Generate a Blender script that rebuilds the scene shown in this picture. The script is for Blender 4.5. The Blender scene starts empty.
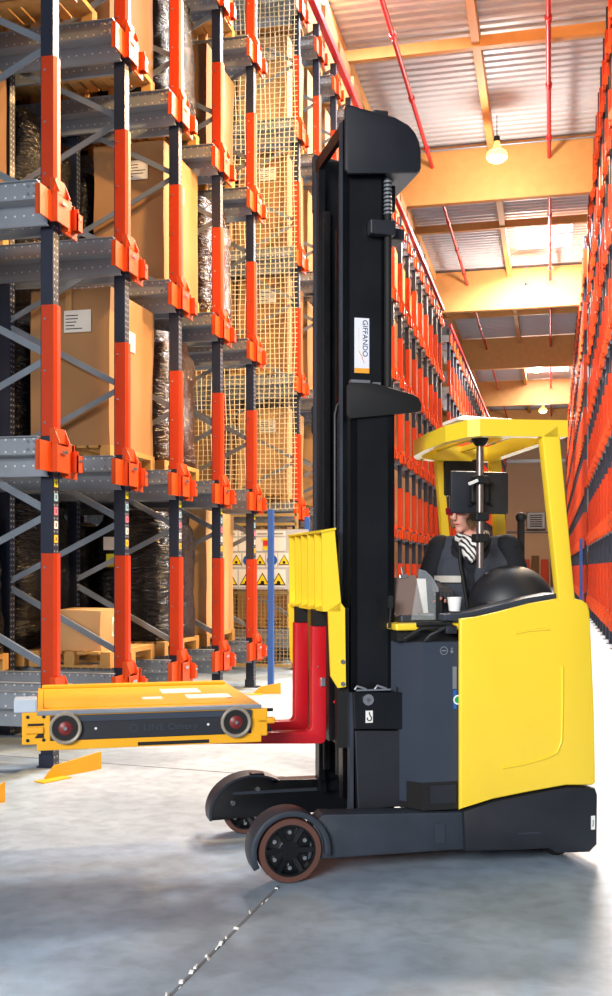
import bpy, bmesh, random
from math import *
from mathutils import Vector, Matrix, noise
random.seed(7)
SC = bpy.context.scene
COL = SC.collection
YAW = radians(13.2); CA, SA = cos(YAW), sin(YAW)
EYE = 1.5

# ------------------------------------------------------------------ materials
def lin(c): 
    return tuple(((v/255)/12.92 if v/255 <= .04045 else ((v/255+.055)/1.055)**2.4) for v in c)
MATS = {}
def mat(name, rgb, rough=.5, metal=0, var=.12, scale=6, bump=0, bscale=60, emis=None, alpha=1, trans=0, coat=0, spec=.5, rvar=.1):
    if name in MATS: return MATS[name]
    m = bpy.data.materials.new(name); m.use_nodes = True; nt = m.node_tree; N = nt.nodes; L = nt.links
    b = N['Principled BSDF']; c = lin(rgb)
    tc = N.new('ShaderNodeTexCoord'); nz = N.new('ShaderNodeTexNoise'); nz.inputs['Scale'].default_value = scale; nz.inputs['Detail'].default_value = 6
    L.new(tc.outputs['Object'], nz.inputs['Vector'])
    mx = N.new('ShaderNodeMix'); mx.data_type = 'RGBA'
    mx.inputs['A'].default_value = (*[v*(1-var) for v in c], 1); mx.inputs['B'].default_value = (*[min(1, v*(1+var)) for v in c], 1)
    L.new(nz.outputs['Fac'], mx.inputs['Factor']); L.new(mx.outputs['Result'], b.inputs['Base Color'])
    mr = N.new('ShaderNodeMapRange'); mr.inputs['To Min'].default_value = max(0, rough-rvar); mr.inputs['To Max'].default_value = min(1, rough+rvar)
    L.new(nz.outputs['Fac'], mr.inputs['Value']); L.new(mr.outputs['Result'], b.inputs['Roughness'])
    b.inputs['Metallic'].default_value = metal; b.inputs['Specular IOR Level'].default_value = spec
    b.inputs['Coat Weight'].default_value = coat; b.inputs['Coat Roughness'].default_value = .15
    b.inputs['Alpha'].default_value = alpha; b.inputs['Transmission Weight'].default_value = trans
    if bump:
        n2 = N.new('ShaderNodeTexNoise'); n2.inputs['Scale'].default_value = bscale; n2.inputs['Detail'].default_value = 4
        L.new(tc.outputs['Object'], n2.inputs['Vector'])
        bp = N.new('ShaderNodeBump'); bp.inputs['Strength'].default_value = bump; bp.inputs['Distance'].default_value = .02
        L.new(n2.outputs['Fac'], bp.inputs['Height']); L.new(bp.outputs['Normal'], b.inputs['Normal'])
    if emis:
        b.inputs['Emission Color'].default_value = (*lin(emis[0]), 1); b.inputs['Emission Strength'].default_value = emis[1]
    MATS[name] = m; return m

def dots(m, ax, ay, px_, py_, r, col, off=(0,0)):
    """small punched holes on a grid of object coordinates"""
    nt = m.node_tree; N = nt.nodes; L = nt.links; b = N['Principled BSDF']
    src = b.inputs['Base Color'].links[0].from_socket
    tc = N.new('ShaderNodeTexCoord'); sp = N.new('ShaderNodeSeparateXYZ'); L.new(tc.outputs['Object'], sp.inputs[0])
    def f(axis, p, o):
        a = N.new('ShaderNodeMath'); a.operation = 'ADD'; a.inputs[1].default_value = o; L.new(sp.outputs[axis], a.inputs[0])
        d = N.new('ShaderNodeMath'); d.operation = 'DIVIDE'; d.inputs[1].default_value = p; L.new(a.outputs[0], d.inputs[0])
        q = N.new('ShaderNodeMath'); q.operation = 'FRACT'; L.new(d.outputs[0], q.inputs[0])
        s_ = N.new('ShaderNodeMath'); s_.operation = 'SUBTRACT'; s_.inputs[1].default_value = .5; L.new(q.outputs[0], s_.inputs[0])
        e = N.new('ShaderNodeMath'); e.operation = 'MULTIPLY'; e.inputs[1].default_value = p; L.new(s_.outputs[0], e.inputs[0])
        g = N.new('ShaderNodeMath'); g.operation = 'POWER'; g.inputs[1].default_value = 2
        g2 = N.new('ShaderNodeMath'); g2.operation = 'ABSOLUTE'; L.new(e.outputs[0], g2.inputs[0]); L.new(g2.outputs[0], g.inputs[0]); return g
    A = f(ax, px_, off[0]); B = f(ay, py_, off[1])
    s_ = N.new('ShaderNodeMath'); s_.operation = 'ADD'; L.new(A.outputs[0], s_.inputs[0]); L.new(B.outputs[0], s_.inputs[1])
    lt = N.new('ShaderNodeMath'); lt.operation = 'LESS_THAN'; lt.inputs[1].default_value = r*r; L.new(s_.outputs[0], lt.inputs[0])
    mx = N.new('ShaderNodeMix'); mx.data_type = 'RGBA'; mx.inputs['B'].default_value = (*lin(col), 1)
    L.new(src, mx.inputs['A']); L.new(lt.outputs[0], mx.inputs['Factor']); L.new(mx.outputs['Result'], b.inputs['Base Color'])
    return m

M_OR = mat('orange_paint', (200, 58, 12), .45, var=.07, scale=3, spec=.35)
M_BR = mat('orange_bracket', (212, 76, 18), .48, var=.1, scale=8, spec=.35)
M_NAVY = dots(mat('navy_steel', (30, 38, 58), .4, var=.1), 2, 1, .05, .045, .009, (150, 160, 178))
M_NAVYP = mat('navy_plain', (34, 42, 62), .4)
M_GALV = mat('galvanised', (150, 156, 164), .42, .55, var=.2, scale=9)
M_RAIL = dots(mat('rail_steel', (150, 159, 170), .42, .35, var=.2, scale=5), 0, 2, .075, .09, .008, (225, 228, 232), (0, .03))
M_BRACE = mat('brace_steel', (128, 138, 150), .38, .4, var=.15)
M_CARD = mat('cardboard', (168, 128, 88), .8, var=.1, scale=2.5, spec=.2, bump=.15, bscale=5)
M_CARD2 = mat('cardboard_light', (200, 160, 114), .8, var=.1, scale=2.5, spec=.2, bump=.15, bscale=5)
M_CARD3 = mat('cardboard_dark', (122, 92, 66), .8, var=.15, scale=2.5, spec=.2)
M_TAPE = mat('clear_tape', (190, 150, 100), .2, var=.1, spec=.6)
M_LAB = mat('paper_label', (225, 222, 214), .6, var=.04)
M_YLAB = mat('yellow_label', (225, 215, 40), .5, var=.05)
M_PAL = mat('pallet_wood', (196, 152, 92), .8, var=.25, scale=14, spec=.2)
M_FILM = mat('black_film', (9, 9, 12), .2, var=.3, scale=3, bump=.8, bscale=11, spec=.5, rvar=.06)
M_FILM2 = mat('brown_film', (58, 36, 24), .2, var=.5, scale=4, bump=.8, bscale=11, spec=.55, rvar=.08)
for _m in (M_FILM, M_FILM2):
    _n = _m.node_tree.nodes; _l = _m.node_tree.links
    _mp = _n.new('ShaderNodeMapping'); _mp.inputs['Scale'].default_value = (.7, .7, 3.2); _mp.inputs['Rotation'].default_value = (.25, .15, 0)
    _tc = [q for q in _n if q.type == 'TEX_COORD'][0]; _l.new(_tc.outputs['Object'], _mp.inputs[0])
    _tx = [q for q in _n if q.type == 'TEX_NOISE' and q.inputs['Scale'].default_value == 11][0]; _l.new(_mp.outputs[0], _tx.inputs['Vector']); _tx.inputs['Distortion'].default_value = 1.2
    [q for q in _n if q.type == 'BUMP'][0].inputs['Distance'].default_value = .05
M_YEL = mat('truck_yellow', (252, 214, 52), .34, var=.03, scale=3, coat=.35)
M_GYEL = mat('guard_yellow', (250, 214, 48), .42, var=.05, scale=5)
M_SHY = mat('shuttle_yellow', (240, 172, 28), .38, var=.06, scale=6)
M_BLK = mat('mast_black', (16, 18, 22), .33, .1, var=.25, scale=5, bump=.05, bscale=40, spec=.45)
M_BLK2 = mat('satin_black', (31, 34, 41), .5, var=.15, scale=8, bump=.08, bscale=200)
M_CHAS = mat('chassis_grey', (50, 57, 68), .5, .1, var=.35, scale=5, bump=.06, bscale=60)
M_DARK = mat('matt_black', (12, 12, 14), .7, var=.2)
M_BATT = mat('battery_grey', (50, 58, 72), .45, var=.1, scale=4)
M_RED = mat('fork_red', (200, 22, 34), .36, var=.06, scale=5)
M_TYRE = mat('brown_tyre', (92, 58, 48), .6, var=.2, scale=12)
M_STEEL = mat('bright_steel', (190, 190, 192), .25, .9, var=.1)
M_ALU = mat('pole_metal', (140, 130, 126), .3, .8, var=.1)
M_BLUE = mat('blue_post', (42, 92, 172), .45, var=.08)
M_GOLD = mat('floor_guide_yellow', (240, 168, 30), .5, var=.08)
M_WHITE = mat('white_plastic', (235, 235, 232), .4, var=.02)
M_WOOD = mat('glulam', (212, 156, 92), .55, var=.14, scale=4, spec=.3)
M_PIPE = mat('red_pipe', (205, 40, 50), .4, var=.05)
M_NET = mat('net_cord', (226, 214, 176), .6, var=.06)
M_FENCE = mat('fence_wire', (178, 150, 96), .5, .2, var=.1)
M_GREEN = mat('green_mark', (20, 150, 80), .5, var=.02)
M_INK = mat('ink', (30, 34, 60), .6, var=.02)
M_INKB = mat('ink_black', (10, 10, 10), .6, var=.02)
M_SBLUE = mat('sign_blue', (30, 90, 170), .5, var=.02)
M_SYEL = mat('sign_yellow', (245, 215, 20), .5, var=.02)
M_SRED = mat('sign_red', (215, 50, 45), .5, var=.02)
M_ORST = mat('sticker_orange', (240, 165, 50), .5, var=.05)
M_SKIN = mat('skin', (222, 160, 140), .5, var=.06, scale=20)
M_HAIR = mat('hair', (120, 88, 56), .6, var=.3, scale=40)
M_JACK = mat('jacket_cloth', (30, 32, 38), .85, var=.25, scale=20, bump=.25, bscale=30, spec=.25)
M_VEST = mat('vest_cloth', (62, 66, 76), .85, var=.2, scale=20, bump=.25, bscale=30, spec=.25)
M_REFL = mat('reflective_band', (185, 180, 172), .5, var=.08)
M_GLOVE = mat('glove', (52, 54, 60), .8, var=.2, scale=40)
M_GLS = mat('visor_plastic', (225, 235, 240), .08, var=.01, alpha=.13, spec=.8)
M_LENS = mat('tinted_lens', (120, 20, 40), .1, var=.05)
def scarf():
    m = mat('scarf', (225, 222, 218), .9, var=.02); nt = m.node_tree; N = nt.nodes; L = nt.links
    w = N.new('ShaderNodeTexWave'); w.inputs['Scale'].default_value = 14; w.inputs['Distortion'].default_value = 5; w.bands_direction = 'DIAGONAL'
    tc = N.new('ShaderNodeTexCoord'); L.new(tc.outputs['Object'], w.inputs['Vector'])
    r = N.new('ShaderNodeValToRGB'); r.color_ramp.elements[0].position = .38; r.color_ramp.elements[0].color = (.02, .02, .025, 1)
    r.color_ramp.elements[1].position = .48; r.color_ramp.elements[1].color = (.75, .73, .7, 1)
    L.new(w.outputs['Fac'], r.inputs['Fac']); L.new(r.outputs['Color'], N['Principled BSDF'].inputs['Base Color']); return m
M_SCARF = scarf()
def wheel_clear(): return mat('guide_wheel', (150, 140, 125), .35, var=.1)

def floor_mat():
    m = bpy.data.materials.new('concrete'); m.use_nodes = True; N = m.node_tree.nodes; L = m.node_tree.links; b = N['Principled BSDF']
    tc = N.new('ShaderNodeTexCoord')
    def nz(s, d=8, dist=0):
        n = N.new('ShaderNodeTexNoise'); n.inputs['Scale'].default_value = s; n.inputs['Detail'].default_value = d; n.inputs['Distortion'].default_value = dist
        L.new(tc.outputs['Object'], n.inputs['Vector']); return n
    n1 = nz(.9, 9, .6); n2 = nz(9, 8, .3); n3 = nz(90, 3)
    r1 = N.new('ShaderNodeValToRGB'); e = r1.color_ramp.elements
    e[0].position = .3; e[0].color = (*lin((130, 148, 166)), 1); e[1].position = .72; e[1].color = (*lin((170, 189, 208)), 1)
    L.new(n1.outputs['Fac'], r1.inputs['Fac'])
    r2 = N.new('ShaderNodeValToRGB'); e = r2.color_ramp.elements
    e[0].position = .3; e[0].color = (.72, .72, .72, 1); e[1].position = .6; e[1].color = (1, 1, 1, 1)
    L.new(n2.outputs['Fac'], r2.inputs['Fac'])
    mx = N.new('ShaderNodeMix'); mx.data_type = 'RGBA'; mx.blend_type = 'MULTIPLY'; mx.inputs['Factor'].default_value = .8
    L.new(r1.outputs['Color'], mx.inputs['A']); L.new(r2.outputs['Color'], mx.inputs['B'])
    # faint scratches
    mp = N.new('ShaderNodeMapping'); mp.inputs['Scale'].default_value = (1, 14, 1); mp.inputs['Rotation'].default_value = (0, 0, 1.1); L.new(tc.outputs['Object'], mp.inputs[0])
    n4 = N.new('ShaderNodeTexNoise'); n4.inputs['Scale'].default_value = 3; n4.inputs['Detail'].default_value = 8; L.new(mp.outputs[0], n4.inputs['Vector'])
    r3 = N.new('ShaderNodeValToRGB'); e = r3.color_ramp.elements; e[0].position = .64; e[0].color = (1, 1, 1, 1); e[1].position = .72; e[1].color = (1.25, 1.25, 1.25, 1)
    L.new(n4.outputs['Fac'], r3.inputs['Fac'])
    m2 = N.new('ShaderNodeMix'); m2.data_type = 'RGBA'; m2.blend_type = 'MULTIPLY'; m2.inputs['Factor'].default_value = .7
    L.new(mx.outputs['Result'], m2.inputs['A']); L.new(r3.outputs['Color'], m2.inputs['B']); L.new(m2.outputs['Result'], b.inputs['Base Color'])
    mr = N.new('ShaderNodeMapRange'); mr.inputs['To Min'].default_value = .35; mr.inputs['To Max'].default_value = .6; L.new(n1.outputs['Fac'], mr.inputs['Value']); L.new(mr.outputs[0], b.inputs['Roughness'])
    bp = N.new('ShaderNodeBump'); bp.inputs['Strength'].default_value = .12; bp.inputs['Distance'].default_value = .01; L.new(n3.outputs['Fac'], bp.inputs['Height']); L.new(bp.outputs[0], b.inputs['Normal'])
    return m
M_FLOOR = floor_mat()
M_DECK = mat('roof_deck', (198, 200, 204), .5, .1, var=.06)
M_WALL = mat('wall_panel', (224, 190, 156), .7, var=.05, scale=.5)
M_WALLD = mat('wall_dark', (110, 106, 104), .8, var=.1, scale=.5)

# ------------------------------------------------------------------ mesh builder
class MB:
    def __init__(s): s.bm = bmesh.new(); s.mats = []
    def _mi(s, m):
        if m not in s.mats: s.mats.append(m)
        return s.mats.index(m)
    def _fin(s, geom_faces, m):
        i = s._mi(m) if m else 0
        for f in geom_faces: f.material_index = i
    def box(s, x0, x1, y0, y1, z0, z1, m=None, bev=0, M=None):
        r = bmesh.ops.create_cube(s.bm, size=1); vs = r['verts']
        for v in vs: v.co = Vector(((x0+x1)/2+v.co.x*(x1-x0), (y0+y1)/2+v.co.y*(y1-y0), (z0+z1)/2+v.co.z*(z1-z0)))
        fs = list({f for v in vs for f in v.link_faces}); s._fin(fs, m)
        if bev:
            es = list({e for f in fs for e in f.edges})
            rr = bmesh.ops.bevel(s.bm, geom=es, offset=bev, segments=2, affect='EDGES', profile=.5); s._fin(rr['faces'], m)
            vs = list({v for f in rr['faces'] for v in f.verts} | {v for v in vs if v.is_valid})
        if M: bmesh.ops.transform(s.bm, matrix=M, verts=[v for v in vs if v.is_valid])
        return s
    def prism(s, pts, v0, v1, m=None, bev=0, axis='y', seg=2):
        """polygon (a,b) extruded along axis; for axis y pts are (x,z)"""
        def P(a, b, c):
            return {'y': (a, c, b), 'x': (c, a, b), 'z': (a, b, c)}[axis]
        A = [s.bm.verts.new(P(a, b, v0)) for a, b in pts]; B = [s.bm.verts.new(P(a, b, v1)) for a, b in pts]
        n = len(pts); fs = [s.bm.faces.new(A), s.bm.faces.new(B[::-1])]
        for i in range(n): fs.append(s.bm.faces.new((A[i], B[i], B[(i+1) % n], A[(i+1) % n])))
        bmesh.ops.recalc_face_normals(s.bm, faces=fs); s._fin(fs, m)
        if bev:
            es = list({e for f in fs[:2] for e in f.edges})
            rr = bmesh.ops.bevel(s.bm, geom=es, offset=bev, segments=seg, affect='EDGES', profile=.5); s._fin(rr['faces'], m)
        return s
    def bar(s, a, b, w, h=None, m=None):
        """rectangular bar between points"""
        a = Vector(a); b = Vector(b); d = b-a; L = d.length; h = h or w
        q = d.to_track_quat('Z', 'Y').to_matrix().to_4x4()
        return s.box(-w/2, w/2, -h/2, h/2, 0, L, m, 0, Matrix.Translation(a) @ q)
    def cyl(s, a, b, r, m=None, n=20, r2=None):
        a = Vector(a); b = Vector(b); d = b-a; L = d.length
        q = d.to_track_quat('Z', 'Y').to_matrix().to_4x4()
        rr = bmesh.ops.create_cone(s.bm, cap_ends=True, cap_tris=False, segments=n, radius1=r, radius2=(r if r2 is None else r2), depth=L, matrix=Matrix.Translation(a) @ q @ Matrix.Translation((0, 0, L/2)))
        fs = list({f for v in rr['verts'] for f in v.link_faces}); s._fin(fs, m); return s
    def tube(s, pts, r, m=None, n=10):
        pts = [Vector(p) for p in pts]; rings = []
        up = None
        for i, p in enumerate(pts):
            d = (pts[min(i+1, len(pts)-1)]-pts[max(i-1, 0)]).normalized()
            if up is None: up = d.orthogonal().normalized()
            up = (up-d*up.dot(d)).normalized(); sd = d.cross(up)
            rings.append([s.bm.verts.new(p+(up*cos(2*pi*k/n)+sd*sin(2*pi*k/n))*r) for k in range(n)])
        fs = []
        for i in range(len(rings)-1):
            for k in range(n): fs.append(s.bm.faces.new((rings[i][k], rings[i][(k+1) % n], rings[i+1][(k+1) % n], rings[i+1][k])))
        fs.append(s.bm.faces.new(rings[0][::-1])); fs.append(s.bm.faces.new(rings[-1])); s._fin(fs, m); return s
    def lathe(s, prof, M, m=None, n=32):
        """profile (r,z) revolved around z then transformed by M"""
        rings = []; fs = []
        for r, z in prof: rings.append([s.bm.verts.new(M @ Vector((max(r, 1e-4)*cos(2*pi*k/n), max(r, 1e-4)*sin(2*pi*k/n), z))) for k in range(n)])
        for i in range(len(rings)-1):
            for k in range(n): fs.append(s.bm.faces.new((rings[i][k], rings[i][(k+1) % n], rings[i+1][(k+1) % n], rings[i+1][k])))
        s._fin(fs, m); return s
    def ball(s, c, r, m=None, M=None, u=24, v=16):
        rr = bmesh.ops.create_uvsphere(s.bm, u_segments=u, v_segments=v, radius=1, matrix=(M or Matrix()) @ Matrix.Translation(c) @ Matrix.Diagonal((*(r if hasattr(r, '__len__') else (r, r, r)), 1)))
        fs = list({f for v_ in rr['verts'] for f in v_.link_faces}); s._fin(fs, m); return s
    def mesh(s, name, m=None, smooth=None):
        me = bpy.data.meshes.new(name)
        bmesh.ops.recalc_face_normals(s.bm, faces=s.bm.faces)
        if smooth:
            for f in s.bm.faces: f.smooth = True
            for e in s.bm.edges:
                if len(e.link_faces) == 2 and e.calc_face_angle(0) > radians(smooth): e.smooth = False
        s.bm.to_mesh(me); s.bm.free()
        for k in (s.mats if s.mats and s.mats != [None] else [m]): me.materials.append(k or m)
        return me
    def build(s, name, m=None, parent=None, smooth=None):
        return link(name, s.mesh(name, m, smooth), parent)
def link(name, data, parent=None, loc=None, rz=0):
    o = bpy.data.objects.new(name, data); COL.objects.link(o)
    if parent: o.parent = parent
    if loc is not None: o.location = loc
    if rz: o.rotation_euler.z = rz
    return o
def tag(o, label=None, cat=None, group=None, kind=None):
    if label: o['label'] = label
    if cat: o['category'] = cat
    if group: o['group'] = group
    if kind: o['kind'] = kind
    return o
def struct(o): o['kind'] = 'structure'; return o
def empty(name, loc=(0, 0, 0), rz=0):
    return link(name, None, None, loc, rz)
ORD = 'first second third fourth fifth sixth seventh eighth ninth tenth eleventh twelfth thirteenth fourteenth fifteenth sixteenth seventeenth eighteenth nineteenth twentieth'.split()
TENS = {20: 'twenty', 30: 'thirty', 40: 'forty', 50: 'fifty'}
def ordn(i):
    i += 1
    if i <= 20: return ORD[i-1]
    t, r = i//10*10, i % 10
    return TENS[t]+'-'+ORD[r-1] if r else {30: 'thirtieth', 40: 'fortieth', 50: 'fiftieth'}[t]
LEV = ['lowest', 'second', 'third', 'fourth', 'fifth', 'sixth', 'seventh']

# ------------------------------------------------------------------ text
def text_mesh(txt, size, ext=.001):
    cu = bpy.data.curves.new('txt', 'FONT'); cu.body = txt; cu.size = size; cu.extrude = ext; cu.align_x = 'CENTER'; cu.align_y = 'CENTER'
    o = bpy.data.objects.new('txt', cu); COL.objects.link(o)
    me = bpy.data.meshes.new_from_object(o.evaluated_get(bpy.context.evaluated_depsgraph_get()))
    bpy.data.objects.remove(o); return me
def put_text(name, txt, size, m, parent, M, ext=.001, sx=1):
    me = text_mesh(txt, size, ext); me.transform(M @ Matrix.Diagonal((sx, 1, 1, 1))); me.materials.clear(); me.materials.append(m)
    return link(name, me, parent)

# ------------------------------------------------------------------ setting
XL, XR = -3.65, 1.10            # rack faces
LV = [.47+1.868*k for k in range(7)]
b = MB(); b.box(-16, 14, -10, 92, -.2, 0); struct(b.build('floor', M_FLOOR))
# corrugated roof deck: ridges across the aisle
ZD = 13.5
def deck(y0, y1, x0, x1, holes):
    bm = bmesh.new(); p = .30; ys = []; y = y0
    while y < y1:
        ys += [(y, 0), (y+.11, 0), (y+.15, .045), (y+.26, .045)]; y += p
    def strip(xa, xb, sel):
        prev = None
        for (yy, zz) in ys:
            if not sel(yy): prev = None; continue
            A = bm.verts.new((xa, yy, ZD+zz)); B = bm.verts.new((xb, yy, ZD+zz))
            if prev: bm.faces.new((prev[0], prev[1], B, A))
            prev = (A, B)
    xs = sorted({x0, x1} | {h[0] for h in holes} | {h[1] for h in holes})
    for xa, xb in zip(xs, xs[1:]):
        strip(xa, xb, lambda yy: not any(h[0] <= xa and xb <= h[1] and h[2] < yy < h[3] for h in holes))
    me = bpy.data.meshes.new('ceiling'); bm.to_mesh(me); bm.free(); me.materials.append(M_DECK)
    return link('ceiling', me)
SKY = [(-1.3, .7, 37.4, 38.7), (-1.3, .7, 39.0, 40.3), (-4.55, -3.5, 19.2, 21.6), (-1.5, .95, 12, 15), (-1.5, .95, 63, 66)]
struct(deck(-2, 92, -16, 14, SKY))
M_SKYL = mat('translucent_panel', (250, 250, 250), .5, emis=((235, 242, 255), 5))
for i, h in enumerate(SKY):
    bb = MB(); bb.box(h[0]-.05, h[1]+.05, h[2]-.1, h[3]+.1, ZD+.05, ZD+.08)
    struct(bb.build('window_%d' % (i+1), M_SKYL))
n = 1
for y in (-1.5+6, 4.5+12.7, 29.95, 42.65, 55.35, 68.05, 80.75):
    bb = MB(); bb.box(-16, 14, y-.12, y+.12, 11.82, 13.42, bev=.02); struct(bb.build('trim_%d' % n, M_WOOD)); n += 1
for y in (10.85, 23.6, 36.3, 49, 61.7, 74.4):
    bb = MB(); bb.box(-16, 14, y-.08, y+.08, 13.05, 13.30); struct(bb.build('trim_%d' % n, M_WOOD)); n += 1
for x in (-13.8, -10.77, -7.73, -4.69, -1.65, 1.39, 4.4, 7.4):
    bb = MB(); bb.box(x-.09, x+.09, -2, 90, 13.1, 13.46); struct(bb.build('trim_%d' % n, M_WOOD)); n += 1
bb = MB(); bb.box(-16, 14, 89, 89.3, 0, 13.5); 
struct(bb.build('wall_back', M_WALL))
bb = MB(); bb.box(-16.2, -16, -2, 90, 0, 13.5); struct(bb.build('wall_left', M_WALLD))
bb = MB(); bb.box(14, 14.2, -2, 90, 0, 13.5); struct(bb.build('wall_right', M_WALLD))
# floor joints: thin sealed strips set in the slab
def wp(px, py):   # floor point of a measured direction
    Z = 1050*EYE/(py-568); X = (px-306)/1050*Z
    return Vector((X*CA-Z*SA, X*SA+Z*CA, 0))
M_JOINT = mat('joint_sealant', (112, 118, 126), .7, var=.5, scale=9)
def joint(a, c, w, nm):
    bb = MB(); a = Vector(a); c = Vector(c); a.z = c.z = .0012
    bb.bar(a, c, w, .002, M_JOINT); tag(bb.build('floor_joint', M_JOINT), nm[0], 'floor joint'); 
joint((-1.34, 2.5, 0), (-1.255, 4.8, 0), .014, ('pale joint line in the concrete from the near front wheel to the bottom edge',))
joint((-4.3, 7.62, 0), (-1.2, 7.22, 0), .012, ('thin dark joint line in the concrete behind the raised pallet shuttle',))
bb = MB()
for i in range(34):
    t = random.random(); p = Vector((-1.34, 2.5, 0)).lerp(Vector((-1.255, 4.8, 0)), t); r_ = random.uniform(.006, .016)
    bb.cyl((p.x+random.uniform(-.012, .012), p.y, .0), (p.x+random.uniform(-.012, .012), p.y, .0022), r_, None, 7)
tag(bb.build('paint_flecks', M_WHITE), 'white paint flecks scattered along the floor joint', 'paint flecks', kind='stuff')

# sprinkler pipes
def pipe(x, z, y0, y1, lab, r=.055):
    root = empty('sprinkler_pipe', (x, y0, z)); tag(root, lab, 'pipe')
    MB().cyl((0, 0, 0), (0, y1-y0, 0), r, M_PIPE, 12).build('pipe_run', M_PIPE, root, 40)
    y = .8; hd = MB()
    k = 0
    while y < min(y1-y0, 60) and k < 16:
        MB().cyl((0, y, 0), (0, y, -.12), .022, M_PIPE, 8).cyl((0, y-.09, 0), (0, y+.09, 0), r*1.4, M_PIPE, 12).build('sprinkler_head', M_PIPE, root); y += 3.1; k += 1
pipe(-3.32, 13.0-.12, 6, 88, 'red sprinkler pipe under the roof nearer the left rack')
pipe(-.08, 13.0-.12, 6, 88, 'red sprinkler pipe under the roof nearer the right rack')
bb = MB(); bb.cyl((-9, 29.7, 13.28), (9, 29.7, 13.28), .03, M_GALV, 8)
tag(bb.build('conduit', M_GALV), 'thin grey conduit running across the first big timber beam', 'conduit')

# lamps
def lamp(x, y, z, energy, lab, far=False):
    root = empty('high_bay_lamp', (x, y, z)); tag(root, lab, 'lamp', 'hanging high bay lamps')
    R = .26
    MB().lathe([(.07, .42), (.09, .30), (.15, .2), (R, 0), (R-.01, 0), (.14, .19), (.08, .28)], Matrix(), mat('reflector_acrylic', (240, 210, 160), .3, emis=((255, 176, 70), 2.2))).build('reflector', None, root, 40)
    MB().lathe([(.0, .55), (.07, .55), (.08, .42), (.0, .42)], Matrix(), M_DARK).build('ballast_housing', None, root, 40)
    MB().cyl((0, 0, .55), (0, 0, 12.95-z+.5 if False else max(.7, 13.1-z)), .012, M_DARK, 8).build('hanging_rod', None, root)
    MB().ball((0, 0, .06), (.27, .27, .18), mat('lamp_glow', (255, 214, 140), .5, emis=((255, 160, 62), 9))).build('bulb', None, root, 40)
    ld = bpy.data.lights.new('lamp_light', 'SPOT'); ld.energy = energy; ld.color = (1, .62, .28); ld.shadow_soft_size = .22; ld.spot_size = radians(165); ld.spot_blend = .5
    link('lamp_light', ld, root, (0, 0, -.25))
    ld = bpy.data.lights.new('lamp_glow', 'POINT'); ld.energy = energy*(.4 if y > 30 else .25); ld.color = (1, .9, .8); ld.shadow_soft_size = .25
    link('lamp_glow', ld, root, (0, 0, -.4))
WE = 2200
lamp(-1.38, 27.3, 12.0, WE, 'glowing warm high bay lamp hanging before the nearest big timber beam')
lamp(-.95, 40.6, 11.75, WE, 'warm high bay lamp glaring just below the second big timber beam')
lamp(-.8, 56.6, 11.9, WE, 'small glowing high bay lamp between the third and fourth timber beams')
lamp(-.6, 71.5, 11.9, WE, 'farthest small glowing high bay lamp near the end wall')
for (x, y, z, e, tg, an) in ((.6, 12.8, 7.6, 2600, (-4.2, 10, 3.6), 110), (.4, 17.0, 9.5, 2400, (-4.2, 12.5, 5), 110), (-1.0, 10.2, 9.4, 1050, (-4.5, 15.4, 5.5), 62), (-1.1, 21, 11.9, 2500, (-4.2, 22, 3.6), 110)):  # added warm spots to brighten the left rack's cartons, no fixtures here
    ld = bpy.data.lights.new('rack_fill_spot', 'SPOT'); ld.energy = e; ld.color = (1, .62, .28); ld.shadow_soft_size = .25; ld.spot_size = radians(an); ld.spot_blend = .8
    o = link('rack_fill_spot', ld, None, (x, y, z)); o.rotation_euler = (Vector(tg)-Vector((x, y, z))).to_track_quat('-Z', 'Y').to_euler()
for (x, y, z, e) in ((.7, 7.5, 8.0, 2600), (.4, 12.2, 9.5, 2600), (-1.1, 20, 11.9, 2500)):  # further added warm fill across the aisle onto the left rack, without fixtures
    ld = bpy.data.lights.new('rack_fill_spot', 'SPOT'); ld.energy = e; ld.color = (1, .62, .28); ld.shadow_soft_size = .25; ld.spot_size = radians(110); ld.spot_blend = .8
    o = link('rack_fill_spot', ld, None, (x, y, z)); o.rotation_euler = (Vector((-4.2, y+(1.2 if y < 15 else 0), 3.6))-Vector((x, y, z))).to_track_quat('-Z', 'Y').to_euler()

# ------------------------------------------------------------------ racks
def post_mesh(z1):
    b = MB(); b.box(-.10, -.0, -.05, -.042, 0, z1).box(-.10, 0, .042, .05, 0, z1).box(-.008, 0, -.05, .05, 0, z1).box(-.1, -.092, -.05, -.02, 0, z1).box(-.1, -.092, .02, .05, 0, z1)
    return b.mesh('post', M_NAVY)
def guard_mesh():
    b = MB(); b.prism([(-.11, -.068), (.012, -.068), (.03, -.03), (.03, .03), (.012, .068), (-.11, .068), (-.11, .062), (.006, .062), (.022, .028), (.022, -.028), (.006, -.062), (-.11, -.062)], 0, .98, None, axis='z')
    for z in (.1, .49, .88):
        b.cyl((-.06, -.068, z), (-.06, -.074, z), .011, M_STEEL, 8)
    b.mats = [M_OR, M_STEEL]
    for f in b.bm.faces: pass
    return b
def _guard():
    b = MB(); b._mi(M_OR)
    b.prism([(-.09, -.058), (.008, -.058), (.024, -.026), (.024, .026), (.008, .058), (-.09, .058), (-.09, .053), (.003, .053), (.018, .024), (.018, -.024), (.003, -.053), (-.09, -.053)], 0, .985, M_OR, axis='z')
    for z in (.1, .49, .88): b.cyl((-.06, -.058, z), (-.06, -.064, z), .009, M_STEEL, 8)
    return b.mesh('post_guard')
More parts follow.
